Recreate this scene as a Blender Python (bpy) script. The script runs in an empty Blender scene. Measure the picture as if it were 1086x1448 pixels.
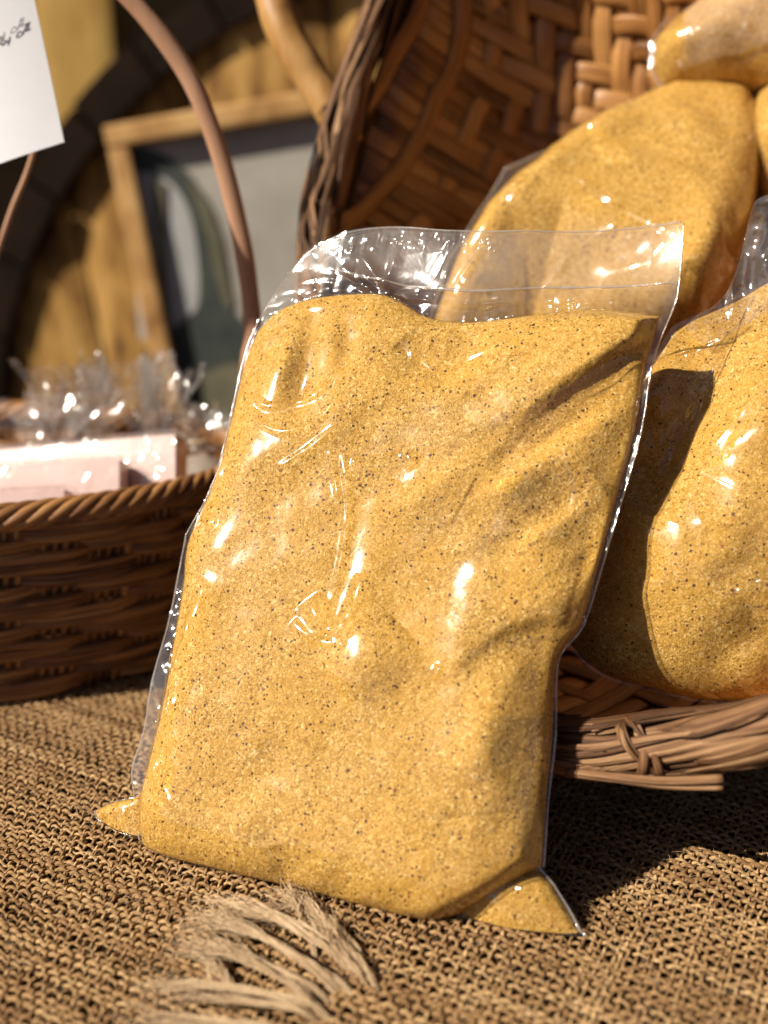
import bpy, math, random
import numpy as np
from mathutils import Vector, Matrix

random.seed(7)
rng = np.random.default_rng(11)
sc = bpy.context.scene
COL = sc.collection

# ------------------------------------------------------------------ camera
CAM = np.array([0.0, 0.0, 0.235])
PITCH = math.radians(20)
FPX = 1552.0                      # focal length in photo pixels (1086 x 1448)
FWD = np.array([0, math.cos(PITCH), -math.sin(PITCH)])
UPV = np.array([0, math.sin(PITCH), math.cos(PITCH)])
cam_d = bpy.data.cameras.new("camera")
cam = bpy.data.objects.new("camera", cam_d)
COL.objects.link(cam)
cam.location = CAM
cam.rotation_euler = (math.radians(90) - PITCH, 0, 0)
cam_d.sensor_fit = 'VERTICAL'
cam_d.sensor_height = 24
cam_d.lens = 24 * FPX / 1448
cam_d.clip_start = 0.01
cam_d.clip_end = 200
cam_d.dof.use_dof = True
cam_d.dof.focus_distance = 0.372
cam_d.dof.aperture_fstop = cam_d.lens / 8.2
sc.camera = cam


def ray(px, py):
    return FWD + np.array([1.0, 0, 0]) * (px - 543) / FPX - UPV * (py - 724) / FPX


def at_y(px, py, Y):
    d = ray(px, py)
    return CAM + d * (Y / d[1])


def at_z(px, py, z=0.0):
    d = ray(px, py)
    return CAM + d * ((z - CAM[2]) / d[2])


# ------------------------------------------------------------------ noise
_perm = rng.random((256, 256))


def vnoise(x, y, seed=0):
    x = np.asarray(x, float) + seed * 17.31
    y = np.asarray(y, float) + seed * 9.77
    xi = np.floor(x).astype(int)
    yi = np.floor(y).astype(int)
    fx = x - xi
    fy = y - yi
    fx = fx * fx * fx * (fx * (fx * 6 - 15) + 10)
    fy = fy * fy * fy * (fy * (fy * 6 - 15) + 10)
    g = lambda a, b: _perm[a & 255, b & 255]
    return ((g(xi, yi) * (1 - fx) + g(xi + 1, yi) * fx) * (1 - fy) +
            (g(xi, yi + 1) * (1 - fx) + g(xi + 1, yi + 1) * fx) * fy) * 2 - 1


def ridged(x, y, seed=0):
    return 1 - 2 * np.abs(vnoise(x, y, seed))


def sstep(a, b, x):
    t = np.clip((x - a) / (b - a), 0, 1)
    return t * t * (3 - 2 * t)


# ------------------------------------------------------------------ mesh helpers
class MB:
    """collects quads of one mesh object"""

    def __init__(self):
        self.V, self.Q, self.UV, self.n = [], [], [], 0

    def add(self, V, Q, UV=None):
        V = np.asarray(V, float)
        self.V.append(V)
        self.Q.append(np.asarray(Q, int) + self.n)
        self.UV.append(np.zeros((len(V), 2)) if UV is None else UV)
        self.n += len(V)

    def build(self, name, mat, parent=None, smooth=True):
        V = np.concatenate(self.V)
        Q = np.concatenate(self.Q)
        UV = np.concatenate(self.UV)
        if parent is not None:
            V = V - np.array(world_loc(parent))
        me = bpy.data.meshes.new(name)
        me.vertices.add(len(V))
        me.vertices.foreach_set("co", V.astype(np.float32).ravel())
        me.loops.add(Q.size)
        me.loops.foreach_set("vertex_index", Q.astype(np.int32).ravel())
        me.polygons.add(len(Q))
        me.polygons.foreach_set("loop_start", np.arange(0, Q.size, 4, dtype=np.int32))
        me.polygons.foreach_set("loop_total", np.full(len(Q), 4, np.int32))
        me.polygons.foreach_set("use_smooth", np.full(len(Q), smooth))
        uvl = me.uv_layers.new(name="UVMap")
        uvl.data.foreach_set("uv", UV[Q.ravel()].astype(np.float32).ravel())
        me.materials.append(mat)
        me.update(calc_edges=True)
        ob = bpy.data.objects.new(name, me)
        COL.objects.link(ob)
        if parent is not None:
            ob.parent = parent
        return ob


def world_loc(o):
    l = Vector((0, 0, 0))
    while o is not None:
        l = l + o.location
        o = o.parent
    return l


def grid_quads(n, m, wrap_m=False, flip=False):
    i = np.arange(n - 1)[:, None]
    j = np.arange(m if wrap_m else m - 1)[None, :]
    j2 = (j + 1) % m
    q = np.stack([i * m + j, i * m + j2, (i + 1) * m + j2, (i + 1) * m + j], -1).reshape(-1, 4)
    return q[:, ::-1] if flip else q


def tube(P, r, sides=6, up=(0, 0, 1), flat=1.0, caps=True, spin=None):
    """tube along P. r: scalar / array. flat: ratio of the size along 'up'."""
    P = np.asarray(P, float)
    n = len(P)
    r = np.broadcast_to(np.asarray(r, float), (n,))
    T = np.gradient(P, axis=0)
    T /= np.linalg.norm(T, axis=1, keepdims=True) + 1e-12
    U = np.broadcast_to(np.asarray(up, float), (n, 3))
    S = np.cross(T, U)
    S /= np.linalg.norm(S, axis=1, keepdims=True) + 1e-12
    N = np.cross(S, T)
    if spin is not None:
        c, s = np.cos(spin)[:, None], np.sin(spin)[:, None]
        S, N = S * c + N * s, N * c - S * s
    a = np.linspace(0, 2 * math.pi, sides, endpoint=False)
    V = (P[:, None, :] + (S[:, None, :] * np.cos(a)[None, :, None] +
         N[:, None, :] * np.sin(a)[None, :, None] * flat) * r[:, None, None]).reshape(-1, 3)
    L = np.concatenate([[0], np.cumsum(np.linalg.norm(np.diff(P, axis=0), axis=1))])
    UV = np.stack([np.repeat(L, sides), np.tile(a * 1.0, n) * np.repeat(r, sides)], -1)
    Q = grid_quads(n, sides, True)
    if caps:
        V = np.concatenate([V, P[:1], P[-1:]])
        UV = np.concatenate([UV, UV[:1], UV[-1:]])
        c0, c1 = n * sides, n * sides + 1
        k = np.arange(0, sides, 1)
        k2 = (k + 1) % sides
        # degenerate-free caps: use pairs of edges as quads
        if sides % 2 == 0:
            k = np.arange(0, sides, 2)
            q0 = np.stack([np.full(len(k), c0), (k + 2) % sides, k + 1, k], -1)
            b = (n - 1) * sides
            q1 = np.stack([np.full(len(k), c1), b + k, b + k + 1, b + (k + 2) % sides], -1)
            Q = np.concatenate([Q, q0, q1])
    return V, Q, UV


def spline(pts, n):
    """Catmull-Rom through pts, n samples"""
    P = np.asarray(pts, float)
    P = np.concatenate([2 * P[:1] - P[1:2], P, 2 * P[-1:] - P[-2:-1]])
    k = len(P) - 3
    t = np.linspace(0, k - 1e-9, n)
    i = t.astype(int)
    f = (t - i)[:, None]
    p0, p1, p2, p3 = P[i], P[i + 1], P[i + 2], P[i + 3]
    return 0.5 * (2 * p1 + (p2 - p0) * f + (2 * p0 - 5 * p1 + 4 * p2 - p3) * f ** 2 + (3 * p1 - p0 - 3 * p2 + p3) * f ** 3)


def resample(P, n):
    P = np.asarray(P, float)
    L = np.concatenate([[0], np.cumsum(np.linalg.norm(np.diff(P, axis=0), axis=1))])
    s = np.linspace(0, L[-1], n)
    return np.stack([np.interp(s, L, P[:, k]) for k in range(P.shape[1])], -1)


def polydist(X, line):
    """distance, signed side (+ = left of travel), arclength 0..1"""
    line = np.asarray(line, float)
    seg = np.linalg.norm(np.diff(line, axis=0), axis=1)
    L = np.concatenate([[0], np.cumsum(seg)])
    best = np.full(len(X), 1e9)
    sg = np.zeros(len(X))
    tt = np.zeros(len(X))
    for k in range(len(line) - 1):
        a, b = line[k], line[k + 1]
        d = b - a
        l2 = d @ d + 1e-15
        t = np.clip(((X - a) @ d) / l2, 0, 1)
        p = a + t[:, None] * d
        e = X - p
        dist = np.hypot(e[:, 0], e[:, 1])
        m = dist < best
        best[m] = dist[m]
        cr = d[0] * (X[:, 1] - a[1]) - d[1] * (X[:, 0] - a[0])
        sg[m] = np.sign(cr[m])
        tt[m] = ((L[k] + t * seg[k]) / L[-1])[m]
    return best, sg, tt


def tag(o, label=None, cat=None, group=None, kind=None):
    if label: o["label"] = label
    if cat: o["category"] = cat
    if group: o["group"] = group
    if kind: o["kind"] = kind
    return o


def empty(name, loc, label, cat, group=None):
    o = bpy.data.objects.new(name, None)
    o.empty_display_size = 0.02
    COL.objects.link(o)
    o.location = Vector(loc)
    return tag(o, label, cat, group)


def box_vq(c, s, R=None, bev=0.0):
    """box with chamfered edges (bev) as quads"""
    c = np.asarray(c, float)
    h = np.asarray(s, float) / 2
    nn = 6
    V, Q = [], []
    n0 = 0
    for ax in range(3):
        for sg in (-1, 1):
            g = np.linspace(-1, 1, nn)
            a, b = np.meshgrid(g, g, indexing='ij')
            p = np.zeros((nn * nn, 3))
            p[:, ax] = sg
            p[:, (ax + 1) % 3] = a.ravel()
            p[:, (ax + 2) % 3] = b.ravel()
            p = p * h
            if bev > 0:
                core = np.clip(p, -(h - bev), h - bev)
                d = p - core
                ln = np.linalg.norm(d, axis=1, keepdims=True) + 1e-12
                p = core + d / ln * bev * (ln > 1e-9)
                # keep the flat faces flat
            V.append(p)
            Q.append(grid_quads(nn, nn, flip=(sg < 0)) + n0)
            n0 += nn * nn
    V = np.concatenate(V)
    if R is not None:
        V = V @ np.asarray(R).T
    return V + c, np.concatenate(Q)


# ------------------------------------------------------------------ materials
def new_mat(name):
    m = bpy.data.materials.new(name)
    m.use_nodes = True
    nt = m.node_tree
    for n in list(nt.nodes):
        nt.nodes.remove(n)
    out = nt.nodes.new("ShaderNodeOutputMaterial")
    return m, nt, out


class NT:
    def __init__(self, nt):
        self.nt = nt

    def n(self, t, **kw):
        nd = self.nt.nodes.new(t)
        ins = kw.pop('ins', {})
        for k, v in kw.items():
            setattr(nd, k, v)
        for k, v in ins.items():
            if isinstance(v, bpy.types.NodeSocket):
                self.nt.links.new(v, nd.inputs[k])
            else:
                nd.inputs[k].default_value = v
        return nd

    def link(self, a, b):
        self.nt.links.new(a, b)

    def ramp(self, fac, stops, interp='LINEAR'):
        r = self.n("ShaderNodeValToRGB")
        r.color_ramp.interpolation = interp
        el = r.color_ramp.elements
        while len(el) > 1:
            el.remove(el[-1])
        el[0].position, el[0].color = stops[0][0], (*stops[0][1], 1)
        for p, c in stops[1:]:
            e = el.new(p)
            e.color = (*c, 1)
        self.link(fac, r.inputs[0])
        return r.outputs[0]

    def mix(self, fac, a, b, blend='MIX'):
        m = self.n("ShaderNodeMix", data_type='RGBA', blend_type=blend)
        for s, v in ((0, fac), (6, a), (7, b)):
            if isinstance(v, bpy.types.NodeSocket):
                self.link(v, m.inputs[s])
            else:
                m.inputs[s].default_value = v if s == 0 else (*v, 1)
        return m.outputs[2]

    def math(self, op, a, b=0.0):
        m = self.n("ShaderNodeMath", operation=op)
        for s, v in ((0, a), (1, b)):
            if isinstance(v, bpy.types.NodeSocket):
                self.link(v, m.inputs[s])
            else:
                m.inputs[s].default_value = v
        return m.outputs[0]


def mat_powder(name, tint=(1, 1, 1), speck=1.0):
    m, nt, out = new_mat(name)
    k = NT(nt)
    tc = k.n("ShaderNodeTexCoord").outputs['Object']
    fine = k.n("ShaderNodeTexNoise", ins={'Vector': tc, 'Scale': 760.0, 'Detail': 3.0, 'Roughness': 0.75, 'Distortion': 1.5}).outputs['Fac']
    col = k.ramp(fine, [(0.30, (.20 * tint[0], .082 * tint[1], .010 * tint[2])), (0.455, (.50 * tint[0], .275 * tint[1], .042 * tint[2])),
                        (0.56, (.64 * tint[0], .37 * tint[1], .078 * tint[2])), (0.68, (.90 * tint[0], .70 * tint[1], .32 * tint[2]))])
    big = k.n("ShaderNodeTexNoise", ins={'Vector': tc, 'Scale': 38.0, 'Detail': 4.0, 'Roughness': .6}).outputs['Fac']
    col = k.mix(k.ramp(big, [(0.42, (0, 0, 0)), (0.7, (.4, .4, .4))]), col, (.68, .36, .05))
    # bran: small dark specks, then larger red-brown flakes
    nv = k.n("ShaderNodeTexNoise", ins={'Vector': tc, 'Scale': 900.0, 'Detail': 1.0}).outputs['Color']
    wv = k.n("ShaderNodeVectorMath", operation='MULTIPLY_ADD', ins={0: nv, 1: (.0011, .0011, .0011), 2: tc}).outputs[0]
    v1 = k.n("ShaderNodeTexVoronoi", ins={'Vector': wv, 'Scale': 900.0, 'Randomness': 1.0})
    sep = k.n("ShaderNodeSeparateColor", ins={'Color': v1.outputs['Color']})
    dens = k.n("ShaderNodeTexNoise", ins={'Vector': tc, 'Scale': 60.0, 'Detail': 3.0, 'Roughness': .7}).outputs['Fac']
    pick = k.math('LESS_THAN', sep.outputs[0], k.math('MULTIPLY', k.math('POWER', dens, 2.0), 1.15 * speck))
    irr = k.n("ShaderNodeTexNoise", ins={'Vector': tc, 'Scale': 2200.0, 'Detail': 1.0}).outputs['Fac']
    rad = k.math('ADD', k.math('MULTIPLY', k.math('POWER', sep.outputs[1], 2.0), .34), k.math('MULTIPLY', irr, .26))
    near = k.math('LESS_THAN', v1.outputs['Distance'], rad)
    sp1 = k.math('MULTIPLY', k.math('MULTIPLY', pick, near), .95)
    col = k.mix(sp1, col, (.060, .026, .010))
    v2 = k.n("ShaderNodeTexVoronoi", ins={'Vector': wv, 'Scale': 260.0, 'Randomness': 1.0})
    sep2 = k.n("ShaderNodeSeparateColor", ins={'Color': v2.outputs['Color']})
    wob = k.n("ShaderNodeTexNoise", ins={'Vector': tc, 'Scale': 1500.0, 'Detail': 1.0}).outputs['Fac']
    rad2 = k.math('ADD', k.math('MULTIPLY', sep2.outputs[1], .13), k.math('MULTIPLY', wob, .10))
    clus = k.n("ShaderNodeTexNoise", ins={'Vector': tc, 'Scale': 18.0, 'Detail': 2.0}).outputs['Fac']
    pick2 = k.math('LESS_THAN', sep2.outputs[0], k.math('MULTIPLY', k.math('POWER', clus, 2.5), 1.7 * speck))
    sp2 = k.math('MULTIPLY', pick2, k.math('LESS_THAN', v2.outputs['Distance'], rad2))
    flake = k.ramp(sep2.outputs[2], [(0.0, (.14, .03, .012)), (0.5, (.24, .07, .02)), (1.0, (.06, .04, .03))])
    col = k.mix(k.math('MULTIPLY', sp2, .85), col, flake)
    b1 = k.n("ShaderNodeTexNoise", ins={'Vector': tc, 'Scale': 950.0, 'Detail': 3.0, 'Roughness': .65, 'Distortion': 1.4}).outputs['Fac']
    bump = k.n("ShaderNodeBump", ins={'Strength': 1.0, 'Distance': .0006, 'Height': b1})
    bs = k.n("ShaderNodeBsdfPrincipled", ins={'Base Color': col, 'Roughness': .75, 'Normal': bump.outputs[0]})
    bs.inputs['Specular IOR Level'].default_value = .25
    k.link(bs.outputs[0], out.inputs[0])
    return m


def mat_film(name, rough=.13, veil=.012, tint=(.985, .975, .96), bump=.10, scale=55.0, ior=1.6, gain=.95):
    """clear plastic film: a see-through sheet with a mirror-like skin and a little milky scatter"""
    m, nt, out = new_mat(name)
    k = NT(nt)
    tc = k.n("ShaderNodeTexCoord").outputs['Object']
    n1 = k.n("ShaderNodeTexNoise", ins={'Vector': tc, 'Scale': scale, 'Detail': 3.0, 'Roughness': .55, 'Distortion': 1.4}).outputs['Fac']
    bp = k.n("ShaderNodeBump", ins={'Strength': bump, 'Distance': .002, 'Height': n1}).outputs[0]
    tr = k.n("ShaderNodeBsdfTransparent", ins={'Color': (*tint, 1)})
    loose = k.n("ShaderNodeSeparateXYZ", ins={0: k.n("ShaderNodeTexCoord").outputs['UV']}).outputs[0]
    rg = k.math('MULTIPLY_ADD', loose, .02)
    rg.node.inputs[2].default_value = rough
    vl = k.math('MULTIPLY_ADD', loose, .07)
    vl.node.inputs[2].default_value = veil
    gl = k.n("ShaderNodeBsdfGlossy", ins={'Color': (1, 1, 1, 1), 'Roughness': rg, 'Normal': bp})
    lw = k.n("ShaderNodeLayerWeight", ins={'Blend': .5, 'Normal': bp}).outputs['Facing']
    f0 = ((ior - 1) / (ior + 1)) ** 2 * 1.25
    fr = k.math('MULTIPLY_ADD', k.math('POWER', lw, 5.0), 1 - f0)
    fr.node.inputs[2].default_value = f0
    f = k.math('MINIMUM', k.math('MULTIPLY', fr, gain), .8)
    df = k.n("ShaderNodeBsdfDiffuse", ins={'Color': (.88, .80, .72, 1), 'Normal': bp})
    tl = k.n("ShaderNodeBsdfTranslucent", ins={'Color': (.88, .80, .72, 1)})
    sc_ = k.n("ShaderNodeMixShader", ins={0: .4, 1: df.outputs[0], 2: tl.outputs[0]})
    a = k.n("ShaderNodeMixShader", ins={0: vl, 1: tr.outputs[0], 2: sc_.outputs[0]})
    b = k.n("ShaderNodeMixShader", ins={0: f, 1: a.outputs[0], 2: gl.outputs[0]})
    k.link(b.outputs[0], out.inputs[0])
    return m


def mat_fibre(name, dark, mid, light, rough=.6, grain=(40, 1800), bump=.5, bdist=.0006, twist=None, spec=.4, coat=0.0):
    """strand material: colour per strand, grain along the strand from its own UVs"""
    m, nt, out = new_mat(name)
    k = NT(nt)
    uv = k.n("ShaderNodeTexCoord").outputs['UV']
    isl = k.n("ShaderNodeNewGeometry").outputs['Random Per Island']
    mp = k.n("ShaderNodeMapping", ins={'Vector': uv, 'Scale': (grain[0], grain[1], 1)})
    off = k.n("ShaderNodeCombineXYZ", ins={'X': k.math('MULTIPLY', isl, 90.0), 'Z': k.math('MULTIPLY', isl, 37.0)})
    add = k.n("ShaderNodeVectorMath", operation='ADD', ins={0: mp.outputs[0], 1: off.outputs[0]})
    g = k.n("ShaderNodeTexNoise", ins={'Vector': add.outputs[0], 'Scale': 1.0, 'Detail': 4.0, 'Roughness': .65}).outputs['Fac']
    obj = k.n("ShaderNodeTexCoord").outputs['Object']
    pat = k.n("ShaderNodeTexNoise", ins={'Vector': obj, 'Scale': 45.0, 'Detail': 3.0}).outputs['Fac']
    f = k.math('ADD', k.math('MULTIPLY', g, 1.25), k.math('ADD', k.math('MULTIPLY', isl, .38), k.math('MULTIPLY', pat, .35)))
    col = k.ramp(k.math('SUBTRACT', f, .49), [(0.18, dark), (0.48, mid), (0.8, light)])
    h = g
    if twist:
        mp2 = k.n("ShaderNodeMapping", ins={'Vector': uv, 'Rotation': (0, 0, twist[1])})
        w = k.n("ShaderNodeTexWave", wave_type='BANDS', bands_direction='X', ins={'Vector': mp2.outputs[0], 'Scale': twist[0], 'Distortion': 1.5, 'Detail': 2.0, 'Detail Scale': 1.5}).outputs['Fac']
        h = k.math('ADD', k.math('MULTIPLY', g, .5), k.math('MULTIPLY', w, .7))
        col = k.mix(k.math('MULTIPLY', k.math('SUBTRACT', 1.0, w), .18), col, dark)
    bp = k.n("ShaderNodeBump", ins={'Strength': bump, 'Distance': bdist, 'Height': h})
    bs = k.n("ShaderNodeBsdfPrincipled", ins={'Base Color': col, 'Roughness': rough, 'Normal': bp.outputs[0]})
    bs.inputs['Specular IOR Level'].default_value = spec
    bs.inputs['Coat Weight'].default_value = coat
    bs.inputs['Coat Roughness'].default_value = .2
    k.link(bs.outputs[0], out.inputs[0])
    return m


def mat_noise(name, stops, scale=20.0, stretch=(1, 1, 1), rough=.7, bump=.3, bdist=.002, detail=5.0, dist=0.0, spec=.3, coat=0.0):
    m, nt, out = new_mat(name)
    k = NT(nt)
    tc = k.n("ShaderNodeTexCoord").outputs['Object']
    mp = k.n("ShaderNodeMapping", ins={'Vector': tc, 'Scale': stretch})
    g = k.n("ShaderNodeTexNoise", ins={'Vector': mp.outputs[0], 'Scale': scale, 'Detail': detail, 'Roughness': .62, 'Distortion': dist}).outputs['Fac']
    col = k.ramp(g, stops)
    bp = k.n("ShaderNodeBump", ins={'Strength': bump, 'Distance': bdist, 'Height': g})
    bs = k.n("ShaderNodeBsdfPrincipled", ins={'Base Color': col, 'Roughness': rough, 'Normal': bp.outputs[0]})
    bs.inputs['Specular IOR Level'].default_value = spec
    bs.inputs['Coat Weight'].default_value = coat
    k.link(bs.outputs[0], out.inputs[0])
    return m


M = {}
M['powder'] = mat_powder("ground_corn")
M['film'] = mat_film("clear_film")
M['film_header'] = mat_film("clear_film_loose", rough=.10, veil=.05, bump=.5, scale=70.0, gain=1.3)
M['film_glare'] = mat_film("glare_film", rough=.14, veil=.20, bump=.3, scale=60.0)  # whitish scatter in the colour stands in for glare on the top bag
M['cello'] = mat_film("cellophane", rough=.12, veil=.11, bump=.2, scale=30.0, gain=2.4)
M['jute'] = mat_fibre("jute_yarn", (.14, .066, .024), (.32, .185, .076), (.54, .355, .17), rough=.7, grain=(120, 2600), bump=.8, bdist=.0004, twist=(230, .9), spec=.25)
M['jute_loose'] = mat_fibre("jute_fibre", (.22, .135, .065), (.46, .315, .175), (.70, .53, .33), rough=.6, grain=(60, 2000), bump=.2, spec=.3)
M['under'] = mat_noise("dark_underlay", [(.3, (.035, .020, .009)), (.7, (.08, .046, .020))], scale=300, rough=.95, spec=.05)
M['wicker'] = mat_fibre("brown_wicker", (.045, .016, .005), (.24, .105, .034), (.46, .235, .085), rough=.38, grain=(25, 900), bump=.5, spec=.5)
M['splint'] = mat_fibre("palm_splint", (.05, .017, .004), (.29, .122, .032), (.54, .28, .09), rough=.36, grain=(22, 700), bump=.6, spec=.45)
M['splint_dark'] = mat_noise("dark_splint", [(.3, (.020, .008, .003)), (.7, (.07, .028, .009))], scale=90, rough=.7, spec=.15)
M['rim'] = mat_fibre("dry_leaf_strand", (.016, .006, .002), (.150, .066, .024), (.38, .215, .10), rough=.58, grain=(16, 620), bump=1.0, bdist=.0012, spec=.3)
M['branch'] = mat_noise("peeled_branch", [(.28, (.13, .055, .014)), (.48, (.37, .19, .055)), (.75, (.52, .31, .12))], scale=60, stretch=(1, 1, .18), rough=.5, bump=.4)
M['cane'] = mat_noise("bent_cane", [(.3, (.34, .17, .09)), (.7, (.58, .34, .21))], scale=40, stretch=(1, 1, .2), rough=.45, bump=.2)
M['oak'] = mat_noise("mossy_oak", [(.36, (.06, .026, .006)), (.46, (.22, .105, .022)), (.54, (.38, .205, .050)), (.68, (.54, .32, .10))], scale=34, stretch=(1, 1, .25), rough=.85, bump=.5, detail=7)
M['chime'] = mat_noise("black_stave_end", [(.3, (.010, .007, .005)), (.7, (.022, .013, .008))], scale=30, rough=.8, spec=.04)
M['frame'] = mat_noise("golden_frame_wood", [(.25, (.22, .10, .03)), (.5, (.50, .28, .10)), (.75, (.66, .42, .18))], scale=30, stretch=(1, 1, 1), rough=.4, bump=.3)
M['print_bg'] = mat_noise("print_grey", [(.3, (.30, .27, .225)), (.7, (.44, .40, .34))], scale=14, rough=.5, bump=0, spec=.12)
M['print_dark'] = mat_noise("print_dark_green", [(.3, (.035, .042, .038)), (.7, (.085, .092, .078))], scale=25, rough=.5, bump=0, spec=.12)
M['print_mid'] = mat_noise("print_olive", [(.3, (.10, .095, .06)), (.7, (.19, .17, .11))], scale=25, rough=.5, bump=0, spec=.12)
M['print_pale'] = mat_noise("print_pale", [(.3, (.34, .33, .31)), (.7, (.46, .45, .43))], scale=20, rough=.5, bump=0, spec=.12)
M['paper'] = mat_noise("white_paper", [(.3, (.74, .73, .74)), (.7, (.80, .79, .80))], scale=30, rough=.7, bump=.05)
M['ink'] = mat_noise("grey_ink", [(.3, (.12, .11, .11)), (.7, (.24, .22, .22))], scale=300, rough=.6, bump=0)
M['pink'] = mat_noise("pale_pink_card", [(.3, (.60, .38, .34)), (.5, (.70, .50, .46)), (.8, (.74, .62, .59))], scale=14, rough=.3, bump=.1, coat=.4)
M['post'] = mat_noise("golden_timber", [(.28, (.10, .05, .012)), (.42, (.40, .21, .04)), (.6, (.55, .34, .09)), (.8, (.60, .42, .17))], scale=9, stretch=(1, 1, .5), rough=.7, bump=.3)
M['wall'] = mat_noise("dark_plaster", [(.3, (.010, .008, .006)), (.7, (.022, .014, .008))], scale=6, rough=.95, spec=0)
M['floor'] = mat_noise("dark_floor", [(.3, (.02, .015, .010)), (.7, (.05, .038, .026))], scale=8, rough=.9)
M['table'] = mat_noise("old_table_boards", [(.3, (.03, .018, .010)), (.7, (.07, .042, .022))], scale=30, stretch=(.2, 1, 1), rough=.8)
M['gift'] = mat_noise("grey_beige_content", [(.3, (.16, .12, .09)), (.7, (.34, .28, .23))], scale=30, rough=.7)


# ------------------------------------------------------------------ light
SUN = np.array([-.72, -.28, .62])
SUN = SUN / np.linalg.norm(SUN)
w = bpy.data.worlds.new("World")
sc.world = w
w.use_nodes = True
wn = w.node_tree
for n in list(wn.nodes):
    wn.nodes.remove(n)
wo = wn.nodes.new("ShaderNodeOutputWorld")
bg = wn.nodes.new("ShaderNodeBackground")
sky = wn.nodes.new("ShaderNodeTexSky")
sky.sky_type = 'NISHITA'
sky.sun_disc = False
sky.sun_elevation = math.asin(SUN[2])
sky.sun_rotation = math.atan2(SUN[0], SUN[1])
sky.dust_density = 1.0
sky.air_density = .28
sky.ozone_density = 0.0
bg.inputs['Strength'].default_value = .05
wn.links.new(sky.outputs[0], bg.inputs[0])
wn.links.new(bg.outputs[0], wo.inputs[0])
sun_d = bpy.data.lights.new("sun", 'SUN')
sun_d.energy = 5.0
sun_d.angle = math.radians(.5)
sun_d.color = (1.0, .92, .80)
sun = bpy.data.objects.new("sun", sun_d)
COL.objects.link(sun)
sun.rotation_euler = Vector(SUN).to_track_quat('Z', 'Y').to_euler()
sun.location = Vector(SUN) * 3


# ------------------------------------------------------------------ setting
def slab(name, c, s, mat, kind='structure', parent=None, bev=0):
    mb = MB()
    mb.add(*box_vq(c, s, None, bev))
    o = mb.build(name, mat, parent, smooth=False)
    if kind and parent is None:
        o["kind"] = kind
    return o


slab("table", (0, .30, -.026), (2.6, 1.16, .04), M['table'])
slab("ground", (0, 1.5, -.52), (14, 14, .05), M['floor'])
slab("wall", (0, 2.05, 1.0), (14, .1, 3.4), M['wall'])

# ------------------------------------------------------------------ burlap
def cloth_z(x, y):
    z = .0016 * vnoise(x * 11, y * 11, 3) + .0008 * vnoise(x * 31, y * 31, 5)
    return z


TH = math.radians(-27)
D1 = np.array([math.cos(TH), math.sin(TH)])
D2 = np.array([-D1[1], D1[0]])
PITCHB = .0026
burlap = empty("burlap_cloth", (0, .3, 0), "loosely woven brown burlap cloth spread under the bags and both baskets", "cloth")
mb = MB()
mb2 = MB()
X0, X1, Y0, Y1 = -.34, .36, .13, .60
NB = 236
sub = 3
for fam in (0, 1):
    for i in range(-NB, NB):
        j = np.arange(-NB * sub, NB * sub + 1) / sub
        # irregular spacing of the yarns
        c = (i + .22 * math.sin(i * 1.7 + fam) + .16 * math.sin(i * .53 + 2 * fam)) * PITCHB
        l = j * PITCHB
        wob = .0008 * vnoise(l * 22, np.full_like(l, i * .21), 20 + fam) + .0005 * vnoise(l * 140, np.full_like(l, i * .9), 30 + fam)
        if fam == 0:
            x = D1[0] * l + D2[0] * (c + wob)
            y = D1[1] * l + D2[1] * (c + wob)
        else:
            x = D2[0] * l + D1[0] * (c + wob)
            y = D2[1] * l + D1[1] * (c + wob)
        y = y + .34
        ins = (x > X0) & (x < X1) & (y > Y0) & (y < Y1)
        if ins.sum() < 5:
            continue
        a = np.argmax(ins)
        b = len(ins) - np.argmax(ins[::-1])
        x, y, jj = x[a:b], y[a:b], j[a:b]
        ph = np.cos(math.pi * (jj + i)) * (1 if fam == 0 else -1)
        z = cloth_z(x, y) + .00060 * ph + .00012 * vnoise(jj * .6, np.full_like(jj, i * .77), 41 + fam)
        thick = 1 + .20 * vnoise(jj * .09, np.full_like(jj, i * 1.3), 50 + fam) + .14 * vnoise(jj * .7, np.full_like(jj, i * 1.3), 60 + fam)
        r = (.00066 if fam == 0 else .00054) * thick * (1.0 + .25 * (vnoise(np.array([i * .71]), np.array([fam * 5.0]), 9)[0]))
        mb.add(*tube(np.stack([x, y, z], -1), np.clip(r, .0004, .0012), 6, caps=False))
yarns = mb.build("yarn_weave", M['jute'], burlap)
# stray fibres standing off the weave
mb = MB()
for k in range(5200):
    x = rng.uniform(-.28, .28)
    y = rng.uniform(.17, .44)
    a = rng.uniform(0, 6.28)
    L = rng.uniform(.003, .009)
    t = np.linspace(0, 1, 5)
    cv = rng.uniform(-1.6, 1.6)
    an = a + cv * t
    dx = np.cumsum(np.cos(an)) * L / 5
    dy = np.cumsum(np.sin(an)) * L / 5
    hz = rng.uniform(.0006, .0022)
    zz = cloth_z(x, y) + .0008 + hz * np.sin(t * math.pi * rng.uniform(.6, 1.0))
    mb.add(*tube(np.stack([x + dx, y + dy, zz], -1), .00006, 3, caps=False))
fz = mb.build("loose_fibres", M['jute_loose'], burlap)
fz["kind"] = "stuff"
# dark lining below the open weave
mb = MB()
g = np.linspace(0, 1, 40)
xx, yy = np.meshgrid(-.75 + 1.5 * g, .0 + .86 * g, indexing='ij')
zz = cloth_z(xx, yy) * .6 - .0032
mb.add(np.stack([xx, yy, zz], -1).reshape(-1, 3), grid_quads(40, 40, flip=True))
mb.build("lining", M['under'], burlap)

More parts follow.
